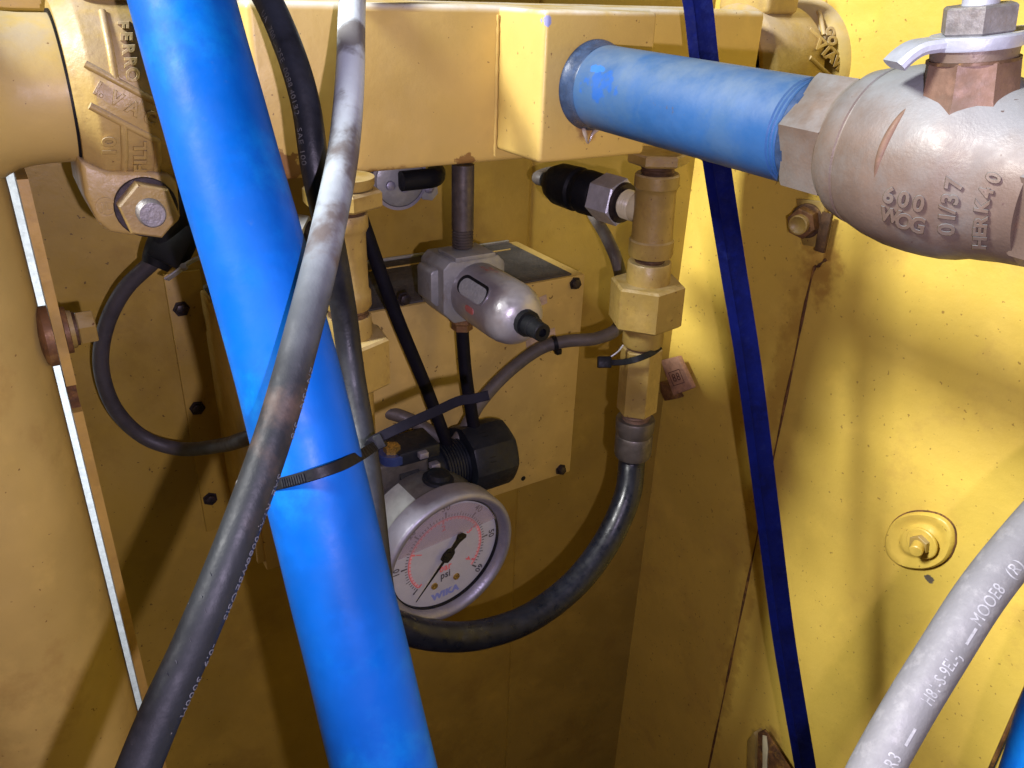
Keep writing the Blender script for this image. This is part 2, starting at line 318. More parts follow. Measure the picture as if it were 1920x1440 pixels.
# ------------------------------------------------------------------ enclosure
XR, YW, YB, YBK = .74, .78, .554, .494
CY, CZ = .61, -.069
xf1 = onY(995, 380, YW).x; xf0 = onY(398, 1230, YW).x
def structure(o): o['kind'] = 'structure'; return o
# back wall: pressed sheet with shallow folds
bm = bmesh.new()
prof = [(onY(191, 1000, .598).x+.003, YW), (xf0-.004, YW), (xf0+.002, YW-.0015), (xf1-.004, YW-.0015), (xf1, YW), (XR+.02, onX(1230, 850, XR).y-.004)]
prism(bm, [V((x, y, -1.5)) for x, y in prof]+[V((XR+.02, YW+.03, -1.5)), V((onY(191, 1000, .598).x+.003, YW+.03, -1.5))], V((0, 0, 1.62)))
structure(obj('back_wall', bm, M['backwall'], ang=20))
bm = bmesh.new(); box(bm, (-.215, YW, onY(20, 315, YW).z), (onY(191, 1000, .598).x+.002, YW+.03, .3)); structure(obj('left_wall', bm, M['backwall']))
bm = bmesh.new(); box(bm, (-.235, -.15, -1.5), (-.215, YW+.03, -.012)); structure(obj('left_shade_wall', bm, M['backwall']))  # unseen wall added to keep the ceiling lamp off the riser
bm = bmesh.new(); box(bm, (-1.4, 1.60, -2.8), (.8, 1.63, .6)); structure(obj('outer_wall', bm, M['whitebar']))
bm = bmesh.new(); box(bm, (-.9, -.3, -1.55), (1.2, .9, -1.5)); structure(obj('floor', bm, M['floor']))
ys1 = onX(1430, 980, XR).y; ys2 = onX(1890, 1360, XR).y
# right wall: two lapped sheets
bm = bmesh.new(); box(bm, (XR, ys1-.05, -1.5), (XR+.02, YW+.02, .12)); rw = structure(obj('side_wall', bm, M['wall']))
zlap = onX(1530, 490, XR-.004).z
bm = bmesh.new()
prism(bm, [V((XR-.004, y, z)) for y, z in ((ys1, -1.5), (ys1, zlap-.012), (ys1-.012, zlap), (ys1-.012, .12), (ys2, .12), (ys2, -1.5))], V((.0035, 0, 0)))
lap = obj('lapped_sheet', bm, M['wall'], rw)
bm = bmesh.new(); box(bm, (XR+.004, -.4, -1.5), (XR+.02, ys2-.003, .12)); obj('near_sheet', bm, M['wall'], rw)
bm = bmesh.new(); pa = Path([V((XR-.0042, ys1+.0008, z)) for z in (-1.3, -1.0, -.8, -.6, -.4, zlap-.02)]+[V((XR-.0042, ys1-.005, zlap-.004)), V((XR-.0042, ys1-.013, zlap+.006))], 6)
tube(bm, pa, lambda t: .0014+.0006*math.sin(t*60), 8); obj('rusty_seam', bm, M['rustedge'], rw)
bm = bmesh.new(); tube(bm, Path([V((XR-.001, ys2-.001, z)) for z in (-1.3, -.9, -.5, -.1, .1)], 4), .0022, 8); obj('rusty_seam', bm, M['rustedge'], rw)
# ------------------------------------------------------------------ manifold beam
bx0, bx1 = onY(478, 200, YB).x, onY(1430, 70, YB).x
zt, zb = -.014, -.1265
beam = thing('manifold_beam', 'tan yellow square steel manifold running across the top with a welded take-off block', 'manifold', ((bx0+bx1)/2, CY, zb))
Box('beam_body', (bx0, YB, zb), (bx1, YB+.112, zt), M['beam'], beam, b=.005, seg=3)
bk0, bk1 = .337, onY(1225, 120, YBK).x
Box('take_off_block', (bk0, YBK, -.117), (bk1, YB+.004, -.0145), M['beam'], beam, b=.0035, seg=3)
Box('light_blocker_plate', (bx0-.75, YB+.1125, zt-.012), (.13, YW-.007, zt-.004), M['beam'], beam, b=.001)  # added plate behind the beam, blocks ceiling light falling through the gap
bm = bmesh.new(); tube(bm, Path([V((bk0-.0015, YB-.0003, z)) for z in (zt-.006, -.04, -.07, -.1, zb+.005)], 5), lambda t: .0012+.0004*math.sin(t*50), 8); obj('weld_bead', bm, M['beam'], beam)
# ------------------------------------------------------------------ left elbow pipe
RVP = .072; cx = .0035-RVP; rb = .078
elbow = thing('elbow_pipe', 'large yellow pipe rising at the left edge and turning into the coupling', 'pipe', (cx, CY, -1.4))
Lathe('riser', V((cx, CY, -1.4)), Z, [(0, RVP), (1.4-.128, RVP), (1.4-.112, RVP*.995), (1.4-.095, RVP*.96), (1.4-.075, RVP*.88), (1.4-.055, RVP*.74), (1.4-.045, RVP*.5), (1.4-.043, .005)], M['pipe'], elbow, seg=80)
Lathe('branch', V((cx, CY, CZ)), X, [(0, .0445), (RVP-.012, .0575), (RVP-.004, .0535), (RVP+.002, .0498), (RVP+.008, .0470), (RVP+.016, .0453), (RVP+.026, .0445), (.047-cx, .0445)], M['pipe'], elbow, seg=72)
# ------------------------------------------------------------------ grooved couplings
def coupling(name, label, x0, wd, ribs, texts, ears, dirn=1):
    t = thing(name, label, 'coupling', (x0, CY, CZ-.06), 'grooved pipe couplings')
    A = V((x0, CY, CZ)); R = .0605
    bm = bmesh.new()
    pr = [(0, .0452), (0, .0515), (.002, .0535), (.006, .0555), (.0095, .0595), (.012, R), (wd-.010, R), (wd-.0075, .0595), (wd-.005, .0550), (wd-.002, .0535), (wd, .0515), (wd, .0452)]
    ringlathe(bm, A, X, pr, 72); hs = obj('housing', bm, M['cast'], t)
    bm = bmesh.new(); ringlathe(bm, A, X, [(-.0015, .0440), (-.0015, .0470), (.002, .0470), (.002, .0440)], 48); obj('gasket', bm, M['blk'], t)
    for pl in ribs:
        q = []
        for (a, b) in zip(pl, pl[1:]):
            for k in range(6): q.append((a[0]+(b[0]-a[0])*k/6, a[1]+(b[1]-a[1])*k/6))
        q.append(pl[-1])
        Tube('cast_rib', [cylhit(x, y, A, X, R-.0003) for x, y in q], .0023, M['cast'], hs, n=2, seg=10)
    for s, px, py, ang, size, sx in texts:
        ca, sa = math.cos(ang), math.sin(ang)
        def fn(u, v, w): return cylhit(px+u*ca+v*sa, py+u*sa-v*ca, A, X, R+.0004+w*.001)
        Text('cast_lettering', s, size, fn, M['cast'], hs, ext=1.1, bevel=1.0, bold=1.0, sx=sx)
    return t, A, R
rL = [[(192, 22), (206, 90), (216, 148)], [(160, 120), (216, 150), (290, 190), (330, 212)], [(168, 198), (232, 232), (296, 264)],
      [(216, 150), (222, 148)], [(232, 234), (234, 290), (232, 334)], [(294, 262), (296, 300), (290, 332)]]
HP = math.pi/2
tL = [('F', 230, 46, HP, 28, 1), ('O', 248, 140, HP, 34, 1), ('R', 244, 116, HP, 30, 1), ('R', 240, 92, HP, 30, 1), ('E', 236, 68, HP, 30, 1), ('1.', 186, 168, .5, 34, 1), ('V', 218, 186, .5, 34, 1), ('A', 250, 204, .5, 34, 1), ('C', 282, 222, .5, 34, 1),
      ('10', 206, 276, -HP, 36, 1), ('FILL', 264, 296, -HP, 32, 1)]
cpl, A, R = coupling('grooved_coupling', 'cast yellow grooved coupling beside the left elbow pipe, big hex nut below', .047, .066, rL, tL, True)
# ears with bolt
ye = .566
ear = [(150, 300), (160, 368), (182, 416), (206, 436), (250, 443), (322, 429), (339, 412), (334, 345), (318, 326), (260, 322), (200, 322)]
bpd = Prism('bolt_pad', [onY(x, y, ye) for x, y in ear], V((0, .07, 0)), M['cast'], cpl, b=.003, seg=3, ang=.3)
zt2 = CZ+.058
Box('bolt_pad', (.060, ye+.01, zt2-.006), (.108, ye+.075, zt2+.038), M['cast'], cpl, b=.006, seg=3)
nA = onY(274, 388, ye)
hexa('hex_nut', nA, -Y, -.001, .0135, .0185, M['cast'], bpd, phase=.25, b=.0006)
Lathe('washer_face', nA, -Y, [(0, .0195), (.0016, .0195), (.002, .019)], M['screw'], bpd, seg=32)
bm = bmesh.new(); pr = [(.005, .0085)]
for k in range(6): pr += [(.0135+k*.0012, .0088), (.0141+k*.0012, .0082)]
pr += [(.0215, .0084), (.0222, .0076)]
lathe(bm, nA, -Y, pr, 28); obj('bolt_end', bm, M['nut'], bpd)
cA = onY(199, 388, ye); bm = bmesh.new(); ringlathe(bm, cA, -Y, [(0, .0062), (.0009, .0062), (.0009, .0052), (0, .0052)], 32); obj('cast_mark', bm, M['cast'], bpd)
Text('cast_lettering', 'JL', .008, lambda u, v, w: cA+X*u+Z*v-Y*(.0003+w), M['cast'], bpd, ext=.0004, bevel=.0001)
stub = thing('beam_stub_pipe', 'short yellow pipe stub behind the blue hose joining coupling and manifold', 'pipe', (.13, CY, CZ-.05))
Lathe('pipe', V((.111, CY, CZ)), X, [(0, .0445), (bx0-.1105, .0445)], M['cast'], stub, seg=56)
bm = bmesh.new(); ringlathe(bm, V((bx0-.006, CY, CZ)), X, [(0, .044), (.002, .050), (.0055, .052), (.0055, .044)], 56); obj('weld_ring', bm, M['cast'], stub)
# right coupling
rR = [[(1518, 55), (1560, 92), (1598, 130)], [(1518, 108), (1548, 135), (1582, 168)], [(1524, 0), (1538, 30), (1545, 66)], [(1552, 0), (1570, 40), (1576, 95)]]
tR = [('V', 1537, 86, .72, 26, 1), ('I', 1548, 97, .72, 26, 1), ('A', 1558, 107, .72, 26, 1), ('V', 1569, 118, .72, 26, 1), ('N', 1580, 129, .72, 26, 1), ('G', 1557, 58, HP, 22, 1), ('O', 1560, 76, HP, 22, 1)]
xr0 = bx1+.012
cpr, _, _ = coupling('grooved_coupling', 'cast yellow grooved coupling at the top right between manifold and side wall', xr0, .086, rR, tR, True)
Box('bolt_pad', (xr0+.012, CY-.035, CZ-.095), (xr0+.056, CY+.03, CZ-.052), M['cast'], cpr, b=.005, seg=3)
Box('bolt_pad', (xr0+.012, CY-.035, CZ+.052), (xr0+.056, CY+.03, CZ+.095), M['cast'], cpr, b=.005, seg=3)
st2 = thing('wall_stub_pipe', 'round yellow pipe boss joining the right coupling to the side wall', 'pipe', (.75, CY, CZ-.06))
Lathe('pipe', V((bx1-.001, CY, CZ)), X, [(0, .0440), (XR-bx1+.002, .0440)], M['pipe'], st2, seg=56)
Lathe('wall_boss', V((XR-.022, CY, CZ)), X, [(0, .0445), (.005, .054), (.012, .064), (.0225, .068)], M['pipe'], st2, seg=64)
# ------------------------------------------------------------------ white and yellow flat bars with bolt, left
yb = .598
def barx(px, py, y=yb): return onY(px, py, y).x
wx0, wx1 = barx(170, 1000), barx(189, 1000); gx0, gx1 = barx(191, 1000), barx(209, 1000)
yb2 = thing('yellow_flat_bar', 'narrow yellow painted flat bar beside the white slit with a hex bolt through it', 'bar', (gx0, yb, -1.3))
zn0, zn1 = onY(140, 722, yb-.004).z, onY(150, 772, yb-.004).z
bm = bmesh.new(); box(bm, (gx0, yb-.004, zn0), (gx1, yb+.06, -.12)); obj('upper_bar', bm, M['bar'], yb2)
bm = bmesh.new(); box(bm, (gx0, yb-.004, -1.3), (gx1, yb+.06, zn1)); obj('lower_bar', bm, M['bar'], yb2)
bm = bmesh.new(); box(bm, (gx0, yb+.004, zn1-.002), (gx1-.0005, yb+.06, zn0+.002)); obj('scorched_joint', bm, M['rustedge'], yb2)
bA = onY(130, 618, yb+.004); bA.x = gx1
blt = thing('hex_bolt', 'zinc hex bolt with stacked washers clamping the yellow flat bar at the left', 'bolt', bA)
Lathe('washer', bA, X, [(.0002, .0165), (.003, .0165), (.0035, .016)], M['copperdirt'], blt, seg=36)
Lathe('washer', bA, X, [(.0036, .0135), (.0065, .0130)], M['fit'], blt, seg=36)
Lathe('washer', bA, X, [(.0066, .0120), (.0085, .0118)], M['thread'], blt, seg=36)
hexa('bolt_head', bA, X, .0086, .0200, .0125, M['fit'], blt, phase=.2)
Lathe('spacer', V((wx0-.002, bA.y-.006, bA.z)), X, [(0, .012), (.002, .019), (.004, .021), (gx0-wx0+.0015, .021)], M['copperdirt'], blt, seg=40)
# ------------------------------------------------------------------ electrical box
ex1 = onY(1098, 512, .642).x; ye = .642
ez1 = onY(1098, 512, ye).z; ez0 = onY(1068, 885, ye).z; ex0 = onY(478, 900, ye).x
eb = thing('junction_box', 'yellow steel junction box with dusty dark top on the back wall', 'box', ((ex0+ex1)/2, YW, ez0))
Box('box_body', (ex0, ye, ez0), (ex1, YW-.002, ez1-.001), M['box'], eb, b=.002, seg=2)
Box('top_cover', (ex0+.004, ye+.003, ez1-.0009), (ex1-.016, YW-.011, ez1+.0012), M['boxtop'], eb, b=.0006)
Box('back_lip', (ex0+.004, YW-.0105, ez1-.0009), (ex1-.016, YW-.0066, ez1+.0035), M['alu'], eb, b=.0006)
bm = bmesh.new(); box(bm, (ex0+.01, YW-.036, ez1+.0012), (ex1-.03, YW-.034, ez1+.0022)); obj('top_seam', bm, M['box'], eb)
def screw(parent, A, D, r, mat_, name='screw'):
    bm = bmesh.new(); lathe(bm, A, D, [(0, r*1.35), (.0012, r*1.3), (.0013, r), (.005, r*.95), (.0056, r*.7)], 6, phase=random.random()); obj(name, bm, mat_, parent, 30)
for px, py in ((1078, 531), (1051, 880), (757, 560), (705, 925)): screw(eb, onY(px, py, ye), -Y, .0055, M['screw'])
Lathe('punched_hole', onY(981, 897, ye), -Y, [(.0001, .0030), (.0004, .0030)], M['blk'], eb, seg=16)
def decal(name, quad, Yp, m, par, th=.0004):
    return Prism(name, [onY(x, y, Yp) for x, y in quad], V((0, -th, 0)), m, par, b=0)
decal('sticker', [(985, 632), (1040, 614), (1042, 640), (988, 660)], ye-.0001, M['label'], eb)
decal('sticker', [(1000, 562), (1024, 552), (1026, 568), (1003, 578)], ye-.0001, M['label'], eb)
# mounting flange on the wall left of the box
fx0, fx1 = onY(312, 560, YW-.004).x, onY(402, 560, YW-.004).x
zf0, zf1 = onY(400, 985, YW).z, onY(340, 505, YW).z
mf = Box('mounting_flange', (fx0, YW-.0092, zf0), (ex0+.003, YW-.0062, zf1), M['backwall'], eb, b=.0008)
for px, py in ((340, 579), (370, 765), (394, 935)): screw(mf, onY(px, py, YW-.0092), -Y, .0060, M['screw'])
# small bracket foot below the box's left corner
Prism('hanging_tab', [onY(x, y, ye+.002) for x, y in ((476, 985), (492, 985), (500, 1052), (484, 1058))], V((0, .006, 0)), M['box'], eb, b=.0008)
# ------------------------------------------------------------------ fitting stacks
def stack_axis(t, b): D = (b-t).normalized(); return t, D
def pxprof(A, D, rows): # rows: (py, halfwidth px)
    o = []
    for py, hw in rows:
        t = lpy(A, D, py); o.append((t, hw*dep(A+D*t)/FPX))
    return o
T = onZ(1236, 290, zb); yT = T.y
Bm = onY(1189, 815, yT); A, D = stack_axis(T, Bm)
fs = thing('pipe_fitting_stack', 'column of yellow pipe fittings hanging under the take-off block with a big union nut', 'pipe fitting', Bm, 'yellow fitting columns under the manifold')
def seg_part(name, rows, m, par, seg=40, **k): return Lathe(name, A, D, pxprof(A, D, rows), m, par, seg=seg, **k)
def hex_part(name, p0, p1, hw, m, par, n=6, phase=.3, b=.0008):
    t0, t1 = lpy(A, D, p0), lpy(A, D, p1); hexa(name, A, D, t0, t1, hw*dep(A+D*(t0+t1)/2)/FPX, m, par, phase, n, b)
hex_part('hex_bushing', 284, 306, 58, M['fit'], fs, phase=.1)
seg_part('threaded_neck', [(303, 30), (309, 32), (311, 30), (314, 32), (317, 30), (320, 32), (324, 30), (330, 30)], M['thread'], fs)
seg_part('tee_body', [(326, 28), (324, 39), (327, 42), (349, 42), (353, 39), (360, 38), (440, 38.5), (446, 39), (449, 42), (472, 42), (478, 40), (479, 28)], M['fit'], fs)
seg_part('threaded_neck', [(476, 27), (480, 29), (483, 27), (486, 29), (489, 27), (496, 28)], M['thread'], fs)
seg_part('union_collar', [(490, 28), (489, 39), (492, 41), (540, 41), (545, 40)], M['fit'], fs)
hex_part('union_nut', 527, 604, 70, M['fit'], fs, phase=.42)
seg_part('lower_collar', [(598, 38), (640, 38), (645, 35), (646, 20)], M['fit'], fs)
seg_part('threaded_neck', [(640, 30), (656, 30)], M['thread'], fs)
hex_part('hex_adapter', 651, 770, 38, M['fit'], fs, phase=.3)
seg_part('threaded_neck', [(765, 25), (770, 28), (773, 25), (776, 28), (779, 25), (786, 26)], M['copper'], fs)
# black hose with ferrule
bh = thing('black_air_hose', 'thick black rubber hose curving from the right fitting column to behind the blue hose', 'hose', Bm)
seg_part('hose_ferrule', [(784, 24), (783, 35), (787, 37), (805, 36), (812, 33), (815, 35), (846, 35), (852, 33), (853, 22)], M['galv'], bh)
dF = dep(A+D*lpy(A, D, 850))
rh = 27*dF/FPX
hp = [A+D*lpy(A, D, 838), A+D*lpy(A, D, 870), P(1176, 930, dF*.995), P(1140, 1012, dF*.985), P(1080, 1092, dF*.965), P(995, 1157, dF*.94), P(900, 1190, dF*.91), P(815, 1192, dF*.88), P(740, 1172, dF*.86), P(660, 1130, dF*.86), P(600, 1075, dF*.87)]
Tube('hose', hp, rh*.93, M['blackhose'], bh, n=10, seg=28)
# sensor on the tee, pointing to the back
def sensor(name, label, T0, group, Ddir, hexm, boot, sc_=1.0, ringm=None, rs=1.0):
    t = thing(name, label, 'sensor', T0, group)
    s = sc_; k_ = rs
    pr = [(.008*s, .0125*k_)]
    for k in range(5): pr += [(.016*s+k*.0022*s, .0125*k_), (.0171*s+k*.0022*s, .0112*k_)]
    Lathe('threaded_shank', T0, Ddir, pr+[(.029*s, .0125*k_)], ringm or M['brass'], t, seg=32)
    hexa('hex_body', T0, Ddir, .0285*s, .050*s, .0205*k_, hexm, t, phase=.2)
    Lathe('collar', T0, Ddir, [(.0262*s, .0165*k_), (.0285*s, .0175*k_)], M['screw'], t, seg=32)
    Lathe('rubber_boot', T0, Ddir, [(.050*s, .0175*k_), (.052*s, .0190*k_), (.064*s, .0195*k_), (.066*s, .0178*k_), (.070*s, .0178*k_), (.072*s, .0196*k_), (.090*s, .0188*k_), (.098*s, .0150*k_), (.103*s, .0095*k_), (.108*s, .0070*k_)], M['blk'], t, seg=36)
    return t
tS = lpy(A, D, 398); S0 = A+D*tS
DS = (Y*1.0+V((-.16, 0, .02))).normalized()
sn = sensor('pressure_sensor', 'black booted pressure sensor with grey hex screwed into the right fitting column', S0, 'pressure sensors on the fitting columns', DS, M['zinc'], M['blk'], 1.32, M['ivory'], 1.08)
e = S0+DS*.104*1.32
eb_ = dep(e)
cb = Path([e-DS*.01, e, e+DS*.014, P(1040, 325, eb_+.03), P(1068, 345, eb_+.035), P(1098, 375, .91), P(1114, 405, .90), P(1140, 450, .87), P(1160, 500, .85), P(1168, 560, .85), P(1160, 612, .845), P(1120, 634, .84), P(1060, 640, .835), P(1010, 655, .83), P(950, 700, .82), P(900, 755, .81), P(868, 810, .80), P(845, 835, .80), P(815, 815, .79), P(770, 788, .79), P(720, 772, .79), P(660, 768, .80)], 10)
gc = thing('sensor_cable', 'grey cable drooping from the right sensor across the junction box', 'cable', P(1060, 640, .835))
Tube('cable', cb, .0068, M['cable'], gc, seg=18)
# small tie on the cable
def tie_ring(parent, C, D, r, wd, m, name='strap_loop'):
    bm = bmesh.new(); ringlathe(bm, C, D, [(-wd/2, r), (-wd/2, r+.0012), (wd/2, r+.0012), (wd/2, r)], 28); return obj(name, bm, m, parent)
tt = thing('cable_tie', 'small black tie around the grey cable in front of the junction box', 'cable tie', P(1040, 645, .83))
iN = min(range(len(cb.p)), key=lambda i: (cb.p[i]-P(1040, 645, .833)).length)
tie_ring(tt, cb.p[iN], cb.t[iN], .0070, .0045, M['blk'])
hd = cb.p[iN]+V((.003, -.003, -.0085)); Box('tie_head', hd-V((.003, .003, .003)), hd+V((.003, .003, .003)), M['blk'], tt, b=.0006)
# tie on hex adapter with tail
ta = A+D*lpy(A, D, 662); dA = dep(ta)
zt_ = thing('cable_tie', 'black cable tie looped round the hex adapter with its head sticking out left', 'cable tie', ta)
Sweep('strap_loop', [P(1238, 650, dA-.005), P(1222, 662, dA-.021), P(1195, 673, dA-.0275), P(1168, 679, dA-.021), P(1140, 680, dA-.016)], flat_sect(.0058, .0014), M['blk'], zt_, n=8)
Sweep('strap_tail', [P(1168, 648, dA-.015), P(1158, 660, dA-.016), P(1140, 672, dA-.016), P(1130, 676, dA-.017)], flat_sect(.0016, .0052), M['zinc'], zt_, n=6)
hA = P(1133, 679, dA-.017); Mh = frame_mat(hA, RT, UP, -FW)
Box('tie_head', V((-.0065, -.0055, -.005)), V((.0065, .0055, .005)), M['blk'], zt_, b=.001, M=Mh)
# left fitting column
T = onZ(640, 340, zb); yL = T.y
Bl = onY(663, 760, yL); A, D = stack_axis(T, Bl)
fl_ = thing('pipe_fitting_stack', 'column of yellow pipe fittings under the manifold behind the crossing hoses', 'pipe fitting', Bl, 'yellow fitting columns under the manifold')
seg_part('weld_boss', [(330, 62), (342, 62), (350, 58)], M['fit'], fl_)
hex_part('hex_bushing', 352, 386, 76, M['fit'], fl_, phase=.1)
seg_part('threaded_neck', [(383, 40), (388, 42), (391, 40), (394, 42), (397, 40), (404, 40)], M['thread'], fl_)
seg_part('tee_body', [(400, 30), (399, 44), (402, 46), (424, 46), (430, 43), (436, 40), (540, 40), (546, 44), (570, 44), (576, 40), (577, 28)], M['fit'], fl_)
seg_part('threaded_neck', [(574, 36), (580, 38), (584, 35), (588, 38), (596, 36)], M['thread'], fl_)
seg_part('union_collar', [(590, 30), (589, 40), (592, 42), (650, 42)], M['fit'], fl_)
hex_part('union_nut', 628, 716, 74, M['fit'], fl_, phase=.15)
seg_part('lower_pipe', [(712, 38), (860, 38)], M['fit'], fl_)
S1 = A+D*lpy(A, D, 470)
DS1 = (Y*.55-X*.8+V((0, 0, .12))).normalized()
sensor('pressure_sensor', 'pale sensor half hidden between blue hose and left fitting column', S1, 'pressure sensors on the fitting columns', DS1, M['white'], M['blk'], .95, M['ivory'])
# ------------------------------------------------------------------ underside clamp
uc = thing('hose_clamp', 'grey round pipe clamp with two screws tucked under the manifold', 'clamp', P(745, 350, .72))
uA = onY(742, 334, .655)
Lathe('clamp_shell', uA, -Y, [(0, .004), (0, .0235), (.006, .0245), (.010, .0225), (.012, .018), (.0125, .004)], M['alu'], uc, seg=48)
bm = bmesh.new(); ringlathe(bm, uA, -Y, [(.004, .0235), (.004, .0262), (.0095, .0262), (.0095, .0235)], 48); obj('clamp_rim', bm, M['steel'], uc)
for dx, dz in ((-.011, -.003), (.002, -.006)): Lathe('screw', uA+X*dx+Z*dz, -Y, [(.0125, .0042), (.0145, .004), (.015, .003)], M['steel'], uc, seg=20)
pB = onY(772, 338, .636); Tube('rubber_sleeve', [pB+X*-.010, pB, pB+X*.022+Y*.002, pB+X*.034+Y*.02], .0085, M['blk'], uc, n=6)
tA = onY(803, 352, .648); Prism('fixing_tab', [tA+X*a+Z*b for a, b in ((-.012, .012), (.008, .012), (.010, -.006), (.004, -.012), (-.006, -.010))], V((0, .002, 0)), M['alu'], uc, b=.0005)
Lathe('tab_screw', tA, -Y, [(0, .0048), (.003, .0045), (.0048, .002)], M['steel'], uc, seg=20)
# ------------------------------------------------------------------ air filter
yF = .610
F0 = onY(868, 330, yF); F1 = onY(866, 462, yF)
npz = F1.z
ft = thing('air_filter', 'silver air filter with rounded metal bowl and black drain hung from a dark pipe', 'air filter', (F0.x, yF, npz-.07))
bm = bmesh.new(); pr = [(0, .0098)]; LL = (F0.z+.01-npz)+.004
pr.append((LL-.022, .0098))
for k in range(7): pr += [(LL-.020+k*.0026, .0098), (LL-.0187+k*.0026, .0088)]
lathe(bm, V((F0.x, yF, F0.z+.01)), -Z, pr, 32); obj('hanger_pipe', bm, M['galv'], ft)
hx, hz = F0.x, npz-.032
def chamf(name, hwx, y0, y1, z0, z1, c, m, b=.0015, cx_=None):
    q = cx_ if cx_ is not None else hx
    pts = [V((q-hwx, y0, z0+c)), V((q-hwx, y0, z1-c*.6)), V((q-hwx+c*.6, y0, z1)), V((q+hwx-c*.6, y0, z1)), V((q+hwx, y0, z1-c*.6)), V((q+hwx, y0, z0+c)), V((q+hwx-c, y0, z0)), V((q-hwx+c, y0, z0))]
    Prism(name, pts, V((0, y1-y0, 0)), m, ft, b=b)
chamf('head_block', .031, yF-.022, yF+.022, hz-.031, hz+.027, .011, M['alu'])
chamf('port_boss', .038, yF-.012, yF+.016, hz-.016, hz+.018, .005, M['alu'])
chamf('top_pad', .020, yF-.024, yF+.010, hz+.026, hz+.0305, .001, M['alu'])
Lathe('lower_neck', V((hx, yF, hz-.030)), -Z, [(0, .012), (.010, .012), (.012, .010), (.018, .010)], M['copperdirt'], ft, seg=6)
bA_ = V((hx+.003, yF-.021, hz-.004)); bT_ = onY(990, 607, yF-.021-.088); tipt = (bT_-bA_).length; bDv = (bT_-bA_).normalized()
rBW = .0272
bowl = Lathe('filter_bowl', bA_, bDv, [(-.004, rBW*.90), (.0, rBW*.985), (tipt*.30, rBW), (tipt*.62, rBW), (tipt*.70, rBW*.985), (tipt*.78, rBW*.93), (tipt*.85, rBW*.83), (tipt*.905, rBW*.68), (tipt*.94, rBW*.52), (tipt*.957, rBW*.30), (tipt*.962, .001)], M['bowl'], ft, seg=64, ang=50)
Lathe('bowl_ring', bA_, bDv, [(-.003, rBW*.95), (-.003, rBW*1.05), (.0010, rBW*1.05), (.0018, rBW*.99)], M['alu'], ft, seg=56)
# sight window: slot on the upper left flank
def bowlpt(s, th, r): return bA_+bDv*s+(-X*math.cos(th)+Z*math.sin(th))*r
def slot(name, s0, s1, thc, hw, r, m, lift):
    bm = bmesh.new(); n = 10; outline = []
    L = s1-s0; rad = hw
    for k in range(n+1):
        a = math.pi/2+math.pi*k/n; outline.append((s0+rad+rad*math.cos(a), rad*math.sin(a)))
    for k in range(n+1):
        a = -math.pi/2+math.pi*k/n; outline.append((s1-rad+rad*math.cos(a), rad*math.sin(a)))
    vs = [bm.verts.new(bowlpt(s, thc+v/r, r+lift)) for s, v in outline]; vb = [bm.verts.new(bowlpt(s, thc+v/r, r-.004)) for s, v in outline]
    cen = bm.verts.new(bowlpt((s0+s1)/2, thc, r+lift+.0002)); k = len(vs)
    for i in range(k):
        bm.faces.new((vs[i], vs[(i+1) % k], cen)); bm.faces.new((vs[i], vb[i], vb[(i+1) % k], vs[(i+1) % k]))
    return obj(name, bm, m, bowl, 30)
slot('window_rim', tipt*.085, tipt*.66, .62, .0098, rBW, M['bowl'], .0007)
slot('window_recess', tipt*.10, tipt*.645, .62, .0086, rBW, M['blk'], .0009)
slot('sight_window', tipt*.15, tipt*.635, .57, .0072, rBW, M['sight'], .0011)
for s, v, hh, tx in ((.22, 1.45, .0050, 'AF-40'), (.30, 1.62, .0040, 'MAX 1.0')):
    Text('red_print', tx, hh, lambda a, b, c: bowlpt(tipt*s+a, v+b/rBW, rBW+.0003+c*.1), M['redmark'], bowl, ext=.0001)
slot('red_mark', tipt*.34, tipt*.50, -.02, .0030, rBW, M['redmark'], .0005)
dA_ = bA_+bDv*(tipt*.955)
Lathe('drain_valve', dA_, bDv, [(-.004, .0112), (.005, .0112), (.0055, .0086), (.014, .0086), (.0145, .0078), (.0255, .0076), (.026, .0068), (.0262, .0036), (.022, .0032)], M['blk'], bowl, seg=16, ang=25)
# tubes
tb = tag(Tube('air_tube', [V((hx, yF, hz-.040)), onY(868, 640, yF), onY(875, 715, yF-.005), onY(891, 815, yF-.01)], .0062, M['tubeblk'], n=8), 'short black plastic tube running down from the air filter to the knob', 'tube')
tb2 = tag(Tube('air_tube', [onY(672, 392, .62), onY(690, 445, .615), onY(742, 590, .61), onY(800, 730, .605), onY(840, 836, .60)], .0060, M['tubeblk'], n=8), 'long black plastic tube slanting from the left fittings down to the regulator', 'tube')
# ------------------------------------------------------------------ regulator with knob
rg = thing('pressure_regulator', 'small air regulator with dark ribbed knob behind the pressure gauge', 'regulator', onY(770, 900, .60))
K0 = onY(850, 868, .598)
def kx(px): return lpx(K0, X, px)
kd = dep(K0)/FPX
Lathe('bonnet', K0, X, [(kx(735), 48*kd), (kx(770), 48*kd), (kx(775), 40*kd), (kx(838), 38*kd)], M['knob'], rg, seg=40)
pr = [(kx(822), 30*kd), (kx(823), 44*kd)]
a0, a1 = kx(824), kx(864)
for k in range(8): q = a0+(a1-a0)*k/8; w_ = (a1-a0)/8; pr += [(q, 46*kd), (q+w_*.6, 46*kd), (q+w_*.65, 43*kd), (q+w_*.95, 43*kd)]
Lathe('ribbed_collar', K0, X, pr+[(a1, 44*kd), (a1, 30*kd)], M['knob'], rg, seg=40, ang=20)
def kr(th): return 1-.045*max(0, math.cos(th*8))**2
def k8(th):
    a = (th % (math.pi/4))-math.pi/8; return math.cos(math.pi/8)/math.cos(a)*.55+.45
